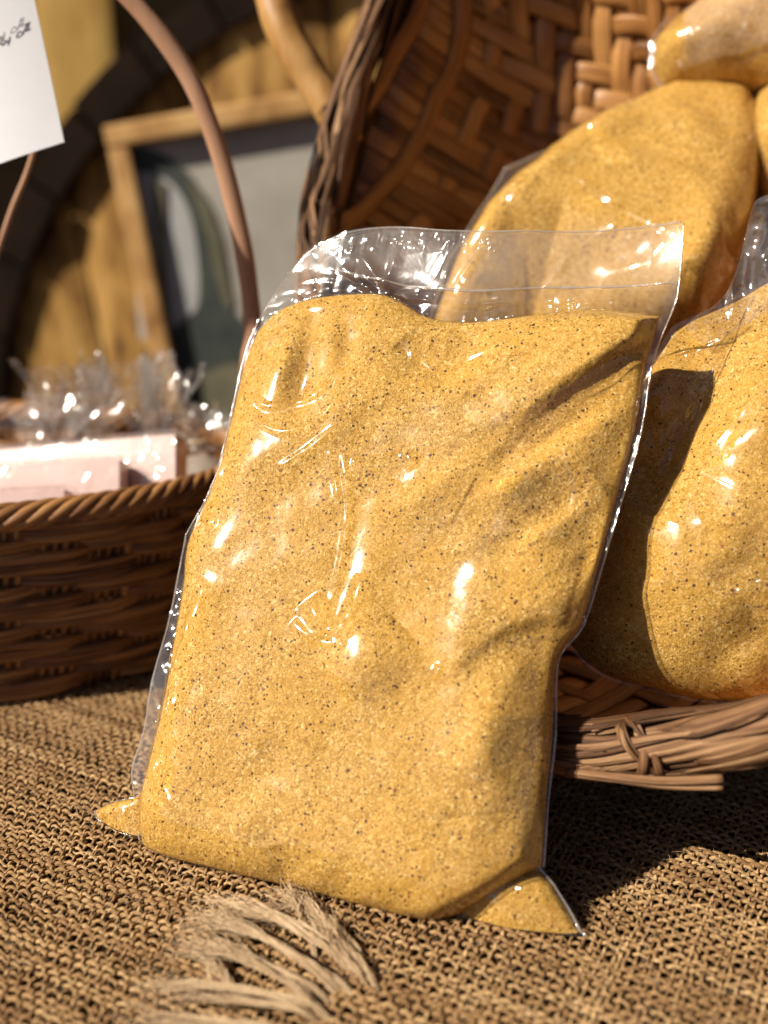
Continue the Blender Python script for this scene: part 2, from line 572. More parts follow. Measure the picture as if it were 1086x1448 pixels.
# frayed ends lying on the weave in the foreground
def frayed(px_path, n, spread, lift, seed):
    r_ = np.random.default_rng(seed)
    base = np.array([at_z(x, y, .002)[:2] for x, y in px_path])
    c = spline(base, 14)
    tg = np.gradient(c, axis=0)
    tg /= np.linalg.norm(tg, axis=1, keepdims=True)
    nr = np.stack([-tg[:, 1], tg[:, 0]], -1)
    t = np.linspace(0, 1, 14)
    out = []
    tw = r_.uniform(0, 6)
    for k in range(n):
        a = r_.uniform(0, 6.28)
        rr = math.sqrt(r_.uniform(0, 1)) * .0010
        e = r_.normal(0, 1)
        kk = r_.uniform(.62, 1.05)
        tt = t * kk
        ci = np.stack([np.interp(tt, t, c[:, q]) for q in (0, 1)], -1) + (tt[:, None] - np.minimum(tt, 1)[:, None]) * 0
        ni = np.stack([np.interp(tt, t, nr[:, q]) for q in (0, 1)], -1)
        ang = a + tw + 13 * tt
        grow = 1 + 1.0 * np.maximum(tt - .5, 0) * 2
        off = rr * np.cos(ang) * grow + e * spread * np.maximum(tt - .45, 0) ** 1.5 * 3.0 + .0006 * np.sin(7 * tt + a) * tt + r_.normal(0, .0006) * np.sin(3 * tt + 2 * a) * tt
        z = .0018 - .0034 * np.exp(-(tt / .10) ** 2) + lift * np.sin(np.minimum(tt, 1) * math.pi * .75) + rr * np.sin(ang) * .8 * grow + r_.normal(0, .0006) * tt ** 2
        p = np.concatenate([ci + ni * off[:, None], (cloth_z(ci[:, 0], ci[:, 1]) + np.maximum(z, -.0012))[:, None]], 1)
        out.append(tube(p, .00016 * r_.uniform(.4, 1.5) * (1 - .5 * t), 4, caps=False))
    return out


mb = MB()
tuft = [
    ([(505, 1372), (472, 1325), (430, 1285), (388, 1262)], 75, .0030, .0030, 1),
    ([(480, 1345), (450, 1310), (425, 1280), (400, 1263)], 45, .0030, .0040, 2),
    ([(520, 1378), (440, 1335), (360, 1305), (284, 1288)], 85, .0022, .0045, 3),
    ([(500, 1400), (420, 1362), (340, 1330), (262, 1312)], 90, .0024, .0050, 4),
    ([(470, 1432), (400, 1395), (325, 1362), (250, 1334)], 80, .0026, .0045, 5),
    ([(330, 1430), (310, 1395), (290, 1365), (262, 1340)], 40, .0024, .0020, 6),
    ([(470, 1446), (390, 1428), (290, 1414), (188, 1411)], 75, .0012, .0040, 7),
    ([(400, 1462), (330, 1456), (240, 1450), (150, 1452)], 60, .0016, .0030, 8),
    ([(545, 1400), (500, 1362), (465, 1330), (440, 1296)], 40, .0022, .0030, 9),
]
for path, n, sp, li, sd in tuft:
    for rep_ in range(3):
        j_ = np.random.default_rng(sd * 10 + rep_)
        sh, rt = j_.normal(0, 7, 2), j_.normal(0, 16, 2)
        m_ = len(path)
        pth = [(x + rt[0] * (1 - q_ / (m_ - 1)) + sh[0] * q_ / (m_ - 1), y + rt[1] * .5 * (1 - q_ / (m_ - 1)) + sh[1] * q_ / (m_ - 1)) for q_, (x, y) in enumerate(path)]
        for q in frayed(pth, int(n * .4), sp * 2.0, li * j_.uniform(.5, 1.3), sd * 10 + rep_):
            mb.add(*q)
fr = mb.build("frayed_tuft", M['jute_loose'], burlap)
fr["label"] = "splayed tuft of frayed pale jute threads"


# ------------------------------------------------------------------ bags of ground corn
class Plane:
    """leaning mid-plane of a bag: O on it, U right, V up the slope, N towards the viewer"""

    def __init__(self, O, yaw, lean, roll=0.0):
        self.O = np.asarray(O, float)
        U = np.array([math.cos(yaw), math.sin(yaw), 0])
        B = np.array([-math.sin(yaw), math.cos(yaw), 0])
        V = B * math.sin(lean) + np.array([0, 0, math.cos(lean)])
        c, s = math.cos(roll), math.sin(roll)
        self.U, self.V = U * c + V * s, V * c - U * s
        self.N = np.cross(self.U, self.V)

    def uv(self, px, py, lift=0.0):
        d = ray(px, py)
        t = ((self.O + self.N * lift - CAM) @ self.N) / (d @ self.N)
        p = CAM + d * t - self.O
        return np.array([p @ self.U, p @ self.V])

    def line(self, pts, lift=0.0):
        return np.array([self.uv(*p, lift) for p in pts])

    def xyz(self, UV, H):
        return self.O + UV[:, :1] * self.U + UV[:, 1:2] * self.V + H[:, None] * self.N


def tfi(L, T, R, B, ns, nt, smooth=True):
    f = lambda P, n: resample(spline(P, 120) if smooth else P, n)
    L, R, T, B = f(L, nt), f(R, nt), f(T, ns), f(B, ns)
    s = np.linspace(0, 1, ns)[None, :, None]
    t = np.linspace(0, 1, nt)[:, None, None]
    P = (1 - t) * B[None] + t * T[None] + (1 - s) * L[:, None] + s * R[:, None]
    P -= (1 - s) * (1 - t) * B[0] + s * (1 - t) * B[-1] + (1 - s) * t * T[0] + s * t * T[-1]
    return P.reshape(-1, 2)


def prof(x):
    x = np.clip(x, 0, 1)
    return np.sqrt(np.maximum(1 - (1 - x) ** 2, 0))


class Bag:
    def __init__(self, name, label, group, plane, cont, film, Tf=.016, Tb=.014, w=.028, wtop=.05, folds=(), bends=(), straight=False, lump=.0010, zmin=None,
                 seed=1, sag=0.0, cat="bag"):
        self.pl, self.Tf, self.Tb, self.w, self.wtop, self.lump = plane, Tf, Tb, w, wtop, lump
        self.folds = [(plane.line(f[0], Tf * .8),) + tuple(f[1:]) for f in folds]
        self.seed, self.zmin, self.sag = seed, zmin, sag
        self.bends = [(plane.line(b[0], Tf * .8),) + tuple(b[1:]) for b in bends]
        cv = resample if straight else spline
        self.c = {k: cv(plane.line(v), 30) for k, v in cont.items()}
        self.f = {k: cv(plane.line(v), 40) for k, v in film.items()} if film else None
        self.root = empty(name, plane.O, label, cat, group)
        self.sides = np.concatenate([self.c['L'][::-1], self.c['B'], self.c['R']])
        self.loop = np.concatenate([self.c['B'], self.c['R'], self.c['T'][::-1], self.c['L'][::-1]])

    def inside(self, X):
        p = self.loop
        x, y = X[:, 0], X[:, 1]
        r = np.zeros(len(X), bool)
        j = len(p) - 1
        for i in range(len(p)):
            yi, yj = p[i, 1], p[j, 1]
            if yi != yj:
                c = ((yi > y) != (yj > y)) & (x < (p[j, 0] - p[i, 0]) * (y - yi) / (yj - yi) + p[i, 0])
                r ^= c
            j = i
        return r

    def height(self, X, back=False):
        dl, _, _ = polydist(X, self.c['L'])
        dr, _, _ = polydist(X, self.c['R'])
        db, _, _ = polydist(X, self.c['B'])
        dt, _, _ = polydist(X, self.c['T'])
        ds = np.minimum(np.minimum(dl, dr), db)
        ins = self.inside(X)
        T = self.Tb if back else self.Tf
        base = T * prof(dl / self.w) * prof(dr / self.w) * prof(db / self.w) * prof(dt / self.wtop)
        base = np.where(ins, base, 0)
        if self.sag and not back:
            vmax = self.loop[:, 1].max()
            base = base * (1 + self.sag * (.5 - np.clip(X[:, 1] / vmax, 0, 1)))
        if back:
            return base
        edge = np.where(ins, sstep(0, .006, np.minimum(ds, dt)), 0)
        h = self.lump * (vnoise(X[:, 0] * 45, X[:, 1] * 45, self.seed) + .5 * vnoise(X[:, 0] * 110, X[:, 1] * 110, self.seed + 1))
        for line, A, wl, wr, *tp in self.folds:
            d, sg, t = polydist(X, line)
            lw = np.where(sg > 0, wl, wr)
            env = np.sin(np.clip(t, 0, 1) * math.pi) ** .6 if not tp else (1 - tp[0] * t)
            endfade = np.exp(-np.maximum(0, 0) * d)
            h = h + A * env * np.exp(-(d / lw) ** 2) * endfade
        return np.maximum(base + h * edge, np.where(ins, .0004 * edge, 0))

    def bend(self, X):
        o = np.zeros(len(X))
        for line, slope, soft in self.bends:
            d, sg, _ = polydist(X, line)
            d = np.where(sg < 0, d, 0)
            o -= slope * (np.sqrt(d * d + soft * soft) - soft)
        return o

    def fix(self, P):
        if self.zmin is not None:
            P[:, 2] = np.maximum(P[:, 2], self.zmin)
        return P

    def contents(self, ns, nt, mat, name="ground_corn", slumps=()):
        X = tfi(self.c['L'], self.c['T'], self.c['R'], self.c['B'], ns, nt, False)
        Xb = X.reshape(nt, ns, 2)[::3, ::3].reshape(-1, 2) if False else X
        Hf = self.height(X)
        Hf = Hf + .00012 * vnoise(X[:, 0] * 900, X[:, 1] * 900, self.seed + 7) * sstep(0, .003, Hf)
        for (cx, cy), rad, ang, fa, fc, A in slumps:
            c = self.pl.uv(cx, cy, self.Tf * .8)
            dx, dy = X[:, 0] - c[0], X[:, 1] - c[1]
            ca, sa = math.cos(ang), math.sin(ang)
            al, ac = dx * ca + dy * sa, -dx * sa + dy * ca
            m = np.exp(-((dx / rad[0]) ** 2 + (dy / rad[1]) ** 2))
            ac = ac + .006 * vnoise(al * 25, ac * 20, 44)
            wv = .7 * vnoise(al * fa, ac * fc, 45) + .45 * ridged(al * fa * 1.3, ac * fc * .6, 46) + .3 * vnoise(al * fa * 2, ac * fc * 2.2, 47)
            Hf = Hf + A * (wv - .75) * m * sstep(.002, .010, Hf)
        bo = self.bend(X)
        Hf = Hf + bo
        Hb = -self.height(X, True) + bo
        mb = MB()
        mb.add(self.fix(self.pl.xyz(X, Hf)), grid_quads(nt, ns))
        mb.add(self.fix(self.pl.xyz(X, Hb)), grid_quads(nt, ns, flip=True))
        return mb.build(name, mat, self.root)

    def film(self, ns, nt, mat, ridges=(), crumple=.003, margin=.0007, wr=(), name="plastic_film", skin=0.0, wave=.004, cscale=60.0, gap=.0006):
        F = self.f
        X = tfi(F['L'], F['T'], F['R'], F['B'], ns, nt, False)
        ins = self.inside(X)
        dd, _, _ = polydist(X, self.loop)
        outm = np.where(ins, 0, sstep(0, .014, dd))         # 1 well outside the filling
        nearm = np.where(ins, 0, sstep(0, .003, dd))
        Hf = self.height(X)
        Hb = -self.height(X, True)
        x, y = X[:, 0], X[:, 1]
        s_ = self.seed
        lift = self.Tf * .8
        sheet = wave * vnoise(x * 22, y * 22, s_ + 11) * outm
        cr = crumple * (.55 * ridged(x * cscale + .6 * vnoise(x * 30, y * 30, 3), y * cscale * .8, s_ + 12) +
                        (.35 if cscale > 40 else .18) * ridged(x * cscale * 1.9, y * cscale * 1.7, s_ + 13) + (.12 if cscale > 40 else .02) * vnoise(x * cscale * 4.2, y * cscale * 4, s_ + 17)) * outm
        small = margin * nearm * np.exp(-(dd / .007) ** 2) * ridged(x * 150, y * 150, s_ + 14)
        front = Hf + gap + sheet + cr + small + .00010 * vnoise(x * 160, y * 160, s_ + 15) + .00012 * vnoise(x * 75, y * 75, s_ + 16)
        back = Hb - gap + sheet + .5 * crumple * ridged(x * cscale * .8, y * cscale, s_ + 18) * outm - small
        if skin:
            front = front + skin * (ridged(x * 34, y * 26, s_ + 31) + .6 * ridged(x * 70 + y * 30, y * 60, s_ + 32)) * np.where(ins, sstep(0, .01, dd), 0)
        for pts, A, wd in ridges:
            line = spline(self.pl.line(pts, lift), 24)
            lo_, hi_ = line.min(0) - 6 * wd, line.max(0) + 6 * wd
            sel = np.flatnonzero(((X > lo_) & (X < hi_)).all(1))
            if len(sel) == 0:
                continue
            d, _, t = polydist(X[sel], line)
            env = np.clip(np.sin(np.clip(t, 0, 1) * math.pi), 0, 1) ** .45
            if A < .00105:
                wd, A = wd * 1.6, .74 * wd * 1.6
            front[sel] += A * env * np.exp(-(d / wd) ** 2)
        for pts, A, wd, fq in wr:                            # wrinkled strips along a seam
            line = self.pl.line(pts, lift)
            d, _, t = polydist(X, line)
            k = np.exp(-(d / wd) ** 2)
            front = front + A * k * (ridged(x * fq, y * fq * .55, s_ + 21) + .6 * ridged(x * fq * 2.1, y * fq * 1.4, s_ + 22))
        front = np.maximum(front, back + .0003)
        bo = self.bend(X)
        front, back = front + bo, back + bo
        mb = MB()
        Pf = self.fix(self.pl.xyz(X, front))
        Pb = self.fix(self.pl.xyz(X, back))
        if self.zmin is not None:
            Pf[:, 2] = np.maximum(Pf[:, 2], self.zmin - .0006)
            Pb[:, 2] = np.maximum(Pb[:, 2], self.zmin - .0006)
        UVl = np.stack([outm, 0 * outm], -1)
        mb.add(Pf, grid_quads(nt, ns), UVl)
        Xi = X.reshape(nt, ns, 2)
        mb.add(Pb, grid_quads(nt, ns, flip=True), UVl)
        o = mb.build(name, mat, self.root)
        self.X = X
        self.Pf = Pf.reshape(nt, ns, 3)
        self.Pb = Pb.reshape(nt, ns, 3)
        return o

    def seams(self, mat, r=.0004, sides=('L', 'R', 'T'), name="film_seam"):
        """thin welded edge of the film"""
        mid = (self.Pf + self.Pb) / 2
        for s in sides:
            mb = MB()
            p = {'L': mid[:, 0], 'R': mid[:, -1], 'T': mid[-1], 'B': mid[0]}[s]
            p = p[::3]
            k = np.arange(len(p))
            rr = r * (1 + .35 * vnoise(k * .21, k * 0.0, 71))
            mb.add(*tube(p, rr, 6, up=tuple(self.pl.N), caps=True))
            mb.build(name, mat, self.root)


# --- the standing bag in front
BL = at_z(200, 1207, .0015)
BR = at_z(768, 1232, .0015)
BRn = at_z(800, 1322, .0015)
d0 = BRn - BL
yaw0 = math.atan2(d0[1], d0[0]) - math.radians(3)
P0 = Plane((BL + BRn) / 2, yaw0, math.radians(30))
P0.O = P0.O + P0.N * -.004
contF = dict(
    L=[(203, 1206), (206, 1130), (219, 1070), (236, 1000), (251, 912), (264, 832), (272, 765), (305, 690), (330, 600), (347, 520), (364, 470)],
    T=[(364, 470), (395, 441), (440, 424), (500, 417), (545, 418), (575, 432), (604, 449), (650, 457), (700, 454), (760, 446), (840, 440), (900, 445), (931, 447)],
    R=[(766, 1224), (772, 1130), (781, 1040), (784, 950), (798, 915), (821, 884), (846, 800), (873, 700), (898, 610), (912, 520), (924, 480), (931, 447)],
    B=[(203, 1206), (300, 1231), (400, 1255), (500, 1281), (600, 1306), (645, 1297), (700, 1267), (766, 1224)])
filmF = dict(
    L=[(199, 1208), (189, 1130), (184, 1085), (199, 1040), (213, 960), (238, 880), (261, 770), (267, 750), (300, 688), (324, 600), (344, 510), (362, 462), (405, 386)],
    T=[(405, 386), (440, 350), (500, 328), (560, 322), (640, 330), (700, 332), (800, 328), (900, 321), (967, 316)],
    R=[(769, 1226), (776, 1130), (786, 1040), (788, 945), (801, 915), (826, 884), (852, 800), (882, 700), (907, 610), (921, 520), (938, 470), (951, 440), (960, 405), (967, 316)],
    B=[(199, 1208), (300, 1233), (400, 1257), (500, 1283), (600, 1308), (646, 1299), (701, 1269), (769, 1226)])
foldsF = [
    # (pixels, amplitude, width left of travel, width right of travel)
    ([(936, 446), (870, 483), (800, 532), (745, 580), (700, 628), (680, 665)], .0068, .0035, .020, .9),
    ([(826, 882), (770, 868), (720, 880), (672, 915), (630, 955)], .0018, .0028, .024),
    ([(800, 905), (745, 900), (700, 918), (660, 950)], -.0014, .006, .005),
    ([(560, 480), (590, 505), (625, 515), (690, 480)], -.0034, .009, .006),
    ([(436, 430), (432, 500), (424, 560), (404, 600)], -.0020, .005, .005),
    ([(478, 424), (488, 480), (484, 530)], -.0013, .004, .004),
    ([(395, 455), (398, 520), (380, 580)], .0016, .008, .008),
    ([(735, 925), (700, 985), (688, 1060), (700, 1150)], .0028, .007, .022),
    ([(478, 968), (530, 935), (575, 890)], .0038, .012, .012),
    ([(380, 1050), (395, 1080), (385, 1110)], -.0010, .007, .007),
    ([(395, 1195), (402, 1225), (392, 1250)], -.0014, .005, .004),
    ([(470, 1225), (490, 1245), (480, 1280)], -.0010, .006, .006),
    ([(300, 690), (380, 640), (470, 600), (560, 520)], .0018, .010, .008),
    ([(600, 1100), (560, 1180), (600, 1240)], .0012, .02, .02),
    ([(640, 1296), (700, 1266), (764, 1224)], .0030, .010, .010, 0),
]
bagF = Bag("corn_flour_bag", "clear bag of speckled yellow corn flour standing on the burlap, in front of all others", "clear bags of yellow corn flour",
           P0, contF, filmF, Tf=.0145, Tb=.016, w=.021, wtop=.050, folds=foldsF, lump=.00065, zmin=.0022, seed=1, sag=.30)
bagF.contents(330, 440, M['powder'], slumps=[
    ((800, 680), (.030, .045), math.radians(42), 20.0, 72.0, .0058),
    ((680, 700), (.032, .032), math.radians(45), 20.0, 58.0, .0034),
    ((730, 1040), (.018, .035), math.radians(80), 25.0, 60.0, .0024),
    ((440, 490), (.022, .030), math.radians(82), 25.0, 75.0, .0024),
    ((420, 1160), (.060, .020), math.radians(70), 40.0, 50.0, .0012)])
ridgesF = [
    ([(342, 546), (352, 570), (375, 602), (410, 615), (448, 602), (474, 577), (487, 519)], .00075, .0008),
    ([(343, 545), (360, 560), (380, 577), (408, 573), (440, 566), (468, 545), (484, 521)], .00055, .0008),
    ([(500, 655), (530, 651), (565, 644)], .0005, .0006),
    ([(500, 655), (540, 675), (580, 702)], .0006, .0006),
    ([(578, 640), (582, 650), (590, 664)], .0006, .0012),
    ([(488, 645), (496, 720), (488, 790), (474, 852)], .0007, .0008),
    ([(470, 640), (480, 690), (490, 750)], .0004, .0007),
    ([(440, 850), (455, 872), (462, 900)], .0009, .0022),
    ([(470, 900), (500, 875), (525, 850)], .0007, .0011),
    ([(475, 905), (515, 880), (550, 858)], .0008, .0014),
    ([(520, 815), (510, 850), (495, 885)], .0006, .0016),
    ([(420, 880), (450, 905), (500, 915)], .0004, .0010),
    ([(480, 610), (440, 640), (400, 665)], .0004, .0008),
    ([(505, 595), (470, 620), (440, 645)], .0005, .0007),
    ([(590, 500), (612, 515), (640, 505), (690, 488)], .0008, .0008),
    ([(570, 470), (580, 500), (575, 530)], .0006, .0008),
    ([(830, 660), (836, 690), (828, 720)], .0007, .0007),
    ([(800, 640), (815, 690), (805, 740)], .0005, .0007),
    ([(880, 600), (868, 650), (850, 700), (835, 760)], .0005, .0008),
    ([(770, 905), (800, 890), (822, 884)], .0006, .0008),
    ([(620, 960), (625, 950), (632, 945)], .0008, .0010),
    ([(275, 708), (300, 680), (318, 645)], .0009, .0014),
    ([(268, 752), (285, 742), (310, 738)], .0006, .0008),
    ([(268, 950), (262, 990), (235, 1020), (212, 1045)], .0010, .0009),
    ([(205, 1120), (216, 1098), (240, 1080), (243, 1068)], .0010, .0009),
    ([(196, 1062), (222, 1072), (243, 1066)], .0008, .0008),
    ([(198, 1075), (215, 1085), (236, 1074)], .0007, .0007),
    ([(232, 975), (246, 960), (264, 948), (268, 965), (255, 980)], .0009, .0010),
    ([(240, 985), (236, 1000), (232, 1015)], .0008, .0008),
    ([(270, 870), (272, 900), (262, 925)], .0006, .0008),
    ([(203, 1204), (198, 1165), (199, 1128)], .0009, .0008),
    # heat seal across the loose head of the bag
    ([(402, 383), (450, 378), (520, 396), (600, 411), (680, 417), (780, 408), (880, 405), (962, 405)], .0012, .0008),
    ([(500, 345), (520, 375), (545, 400)], .0022, .0020),
    ([(552, 330), (548, 360), (530, 395)], .0020, .0016),
    ([(642, 335), (625, 370), (605, 410), (590, 440)], .0024, .0014),
    ([(682, 335), (660, 365), (632, 405)], .0022, .0012),
    ([(470, 362), (500, 385), (520, 400)], .0020, .0014),
    ([(800, 335), (785, 365), (760, 395)], .0014, .0012),
    ([(950, 412), (925, 425), (890, 440)], .0014, .0012),
    ([(790, 415), (785, 430), (778, 445)], .0012, .0009),
    ([(806, 412), (804, 425), (800, 440)], .0012, .0008),
]
wrF = [([(218, 1120), (228, 1050), (254, 950), (272, 860)], .0034, .0070, 70.0),
       ([(262, 800), (275, 740), (310, 680), (350, 520)], .00035, .006, 110.0),
       ([(770, 1150), (790, 960), (850, 800), (905, 610), (925, 500)], .00025, .005, 130.0),
       ([(375, 440), (450, 400), (560, 410)], .0008, .010, 45.0),
       ([(620, 440), (720, 430), (850, 425), (930, 420)], .0009, .008, 60.0),
       ([(440, 335), (560, 324), (690, 332)], .0007, .003, 260.0)]
bagF.film(420, 560, M['film'], ridgesF, crumple=.0034, wr=wrF, wave=.0060, cscale=24.0)
M['seam'] = mat_film("film_edge", rough=.12, veil=.28, bump=.2, gain=3.0)
bagF.seams(M['seam'], .00028)
sl = spline(P0.line([(401, 384), (450, 379), (520, 396), (600, 411), (680, 417), (780, 408), (880, 405), (961, 404)]), 140)
mid_ = bagF.Pf.reshape(-1, 3)
idx = np.array([np.argmin(((bagF.X - q) ** 2).sum(1)) for q in sl])
sp_ = mid_[idx]
kern = np.ones(7) / 7
sp_ = np.stack([np.convolve(np.pad(sp_[:, q], 3, mode='edge'), kern, 'valid') for q in range(3)], -1) + P0.N * .0003
mb = MB()
mb.add(*tube(sp_, .00045 * (1 + .4 * vnoise(np.arange(140) * .3, np.zeros(140), 5)), 6, up=tuple(P0.N)))
mb.build("heat_seal", M['seam'], bagF.root)


# the two dog-ear corners of the front bag
def corner(parent_bag, L, T, R, B, back, Tf, seed, ridges=(), label=None):
    pl = Plane(P0.O, yaw0, math.radians(30))
    pl.O = P0.O - P0.N * back
    f = dict(L=L, T=T, R=R, B=B)
    b = Bag.__new__(Bag)
    b.pl, b.Tf, b.Tb, b.w, b.wtop, b.lump = pl, Tf, Tf * .8, .020, .004, .0008
    b.folds, b.bends, b.seed, b.zmin, b.sag = [], [], seed, .0020, 0
    b.c = {k: resample(pl.line(v), 40) for k, v in f.items()}
    cen = np.mean(np.concatenate(list(b.c.values())), 0)
    b.f = {k: cen + (v - cen) * 1.035 for k, v in b.c.items()}
    b.sides = np.concatenate([b.c['L'][::-1], b.c['B'], b.c['R']])
    b.loop = np.concatenate([b.c['B'], b.c['R'], b.c['T'][::-1], b.c['L'][::-1]])
    b.root = parent_bag.root
    o = b.contents(60, 60, M['powder'], "corner_fold")
    b.root = o
    b.film(90, 90, M['film'], ridges, crumple=.001, wave=.001)
    b.seams(M['seam'], .00045, ('L', 'R'))
    if label:
        o["label"] = label
    return o


corner(bagF, L=[(600, 1306), (615, 1300), (632, 1292)], T=[(632, 1292), (690, 1240), (758, 1226)], R=[(824, 1329), (800, 1284), (780, 1252), (758, 1226)],
       B=[(600, 1306), (650, 1322), (720, 1331), (824, 1329)], back=.001, Tf=.0075, seed=31,
       ridges=[([(742, 1245), (738, 1256), (733, 1264)], .0006, .0008), ([(800, 1330), (815, 1322), (822, 1310)], .0008, .001)],
       label="pointed corner folded out to the right")
corner(bagF, L=[(136, 1146), (138, 1156), (146, 1166)][::-1], T=[(136, 1146), (160, 1135), (190, 1128), (216, 1112)], R=[(218, 1209), (217, 1170), (216, 1112)],
       B=[(146, 1166), (165, 1186), (190, 1203), (218, 1209)], back=.002, Tf=.0065, seed=32,
       ridges=[([(150, 1168), (165, 1160), (178, 1148)], .0006, .0008)],
       label="short pointed corner folded out to the left")

# --- the big bag lying behind to the right
P1 = Plane(at_y(1000, 985, .332), math.radians(-12), math.radians(27))
bag1 = Bag("corn_flour_bag", "large full bag with gathered clear top, half behind the front bag, above the rim", "clear bags of yellow corn flour",
           P1,
           dict(L=[(800, 905), (810, 780), (850, 640), (905, 545), (955, 470)],
                T=[(955, 470), (985, 452), (1040, 428), (1100, 395), (1190, 372)],
                R=[(1240, 960), (1285, 780), (1270, 560), (1190, 372)],
                B=[(800, 905), (850, 950), (930, 975), (1010, 990), (1100, 985), (1240, 960)]),
           dict(L=[(795, 908), (806, 780), (846, 640), (900, 540), (950, 462)],
                T=[(950, 462), (985, 444), (1040, 420), (1100, 386), (1196, 362)],
                R=[(1245, 963), (1290, 780), (1276, 560), (1196, 362)],
                B=[(795, 908), (850, 955), (930, 980), (1010, 995), (1100, 990), (1245, 963)]),
           Tf=.036, Tb=.03, w=.062, wtop=.075, lump=.0016, seed=5,
           folds=[([(990, 470), (1005, 515), (985, 570), (940, 640), (905, 720)], -.0090, .009, .012),
                  ([(960, 480), (950, 530), (925, 580)], .0030, .010, .010),
                  ([(1120, 520), (1060, 600), (1010, 680)], .002, .010, .016),
                  ([(1086, 880), (1020, 930), (980, 960)], -.002, .008, .008)])
bag1.contents(240, 280, M['powder'])
bag1.film(300, 340, M['film'], [
    ([(1000, 520), (970, 580), (940, 640), (925, 690)], .0010, .0012), ([(1010, 540), (985, 590), (955, 640)], .0008, .0010),
    ([(945, 600), (960, 575), (985, 555)], .0007, .0010), ([(930, 620), (950, 590), (965, 570)], .0006, .0009),
    ([(1050, 830), (1065, 840), (1075, 855)], .0009, .0011), ([(1055, 860), (1072, 866), (1085, 860)], .0008, .0009),
    ([(1075, 815), (1086, 830), (1100, 840)], .0010, .002), ([(1040, 835), (1052, 842), (1060, 850)], .0007, .0009),
    ([(1070, 560), (1030, 600), (1000, 640)], .0006, .0012)],
    crumple=.002, skin=.0009, wr=[([(1000, 480), (980, 570), (930, 660)], .0009, .012, 60.0), ([(955, 470), (1040, 428), (1190, 372)], .0008, .010, 70.0)])


def crumpled_sheet(name, parent, plane, L, T, R, B, ns, nt, mat, amp, scale, seed, pleat=None, sm=True):
    c = {k: plane.line(v) for k, v in dict(L=L, T=T, R=R, B=B).items()}
    X = tfi(c['L'], c['T'], c['R'], c['B'], ns, nt, sm)
    x, y = X[:, 0], X[:, 1]
    h = amp * (ridged(x * scale, y * scale * .7, seed) + .6 * ridged(x * scale * 2.1 + y * 20, y * scale * 1.6, seed + 1) + .25 * ridged(x * scale * 4.3, y * scale * 4, seed + 2))
    if pleat:
        s = np.tile(np.linspace(0, 1, ns), nt)
        t = np.repeat(np.linspace(0, 1, nt), ns)
        tri = 2 * np.abs((s * pleat[0] + .3 * vnoise(s * 9, t * 2, seed + 5)) % 1 - .5) - .5
        h = h + pleat[1] * tri * (pleat[2] + (1 - pleat[2]) * t)
    mb = MB()
    mb.add(plane.xyz(X, h), grid_quads(nt, ns))
    return mb.build(name, mat, parent)


Pc = Plane(at_y(1030, 440, .372), math.radians(-22), math.radians(14))
M['film_neck'] = mat_film("gathered_film", rough=.10, veil=.10, bump=.5, scale=80.0, gain=1.5)
crumpled_sheet("film_neck", bag1.root, Pc, L=[(968, 462), (985, 448), (1012, 436)], T=[(1012, 436), (1040, 390), (1062, 300), (1090, 275), (1190, 255)],
               R=[(1130, 420), (1160, 340), (1190, 255)], B=[(968, 462), (1000, 486), (1060, 455), (1130, 420)], ns=90, nt=70, mat=M['film_neck'], amp=.0022, scale=55, seed=61)

# --- the bag above, leaning far back
P2 = Plane(at_y(880, 452, .455), math.radians(-6), math.radians(50))
bag2 = Bag("corn_flour_bag", "bag slumped behind the front bag's clear top, under the topmost bag, against the herringbone weave", "clear bags of yellow corn flour",
           P2,
           dict(L=[(590, 470), (625, 410), (680, 320), (735, 262)],
                T=[(735, 262), (790, 222), (850, 186), (935, 150), (1065, 150)],
                R=[(985, 466), (1035, 405), (1062, 320), (1075, 240), (1065, 150)],
                B=[(590, 470), (700, 478), (850, 474), (985, 466)]),
           dict(L=[(578, 478), (614, 408), (668, 312), (714, 244)],
                T=[(714, 244), (788, 208), (848, 172), (930, 134), (1078, 128)],
                R=[(996, 476), (1050, 410), (1076, 320), (1090, 240), (1078, 128)],
                B=[(578, 478), (700, 486), (850, 482), (996, 476)]),
           Tf=.024, Tb=.026, w=.016, wtop=.018, lump=.0006, seed=8,
           straight=True, bends=[([(200, 330), (640, 325), (715, 288), (800, 285), (880, 325), (965, 375), (1060, 385), (1500, 385)], .80, .006)],
           folds=[([(1000, 330), (990, 380), (975, 440)], .003, .006, .012), ([(960, 400), (1000, 415), (1040, 395)], -.002, .006, .006),
                  ([(930, 150), (985, 200), (1040, 250)], .0025, .008, .014), ([(760, 255), (850, 235), (960, 260), (1060, 330)], .0022, .006, .016), ([(720, 290), (800, 225), (900, 170)], .0018, .010, .006), ([(985, 300), (1020, 360), (1015, 420)], .003, .004, .010), ([(1010, 250), (1000, 330), (960, 390)], .0025, .008, .012)])
bag2.contents(200, 200, M['powder'])
bag2.film(260, 260, M['film'], [
    ([(765, 258), (800, 262), (840, 285), (880, 310)], .0016, .0016), ([(880, 308), (920, 335), (960, 362)], .0014, .0012),
    ([(740, 275), (775, 258), (805, 250)], .0012, .0016), ([(755, 300), (768, 290), (780, 283)], .0012, .0012),
    ([(720, 290), (735, 275), (750, 265)], .0009, .0010), ([(830, 195), (838, 190), (848, 196)], .0010, .0014),
    ([(945, 152), (985, 158), (1010, 168)], .0008, .0012), ([(650, 380), (680, 370), (720, 372)], .0012, .003),
    ([(640, 420), (680, 405), (730, 415)], .0012, .003)], crumple=.002, skin=.0016,
    wr=[([(700, 290), (800, 275), (960, 370)], .0007, .010, 80.0)])

bag2.seams(M['seam'], .0004, ('L', 'T', 'R'))

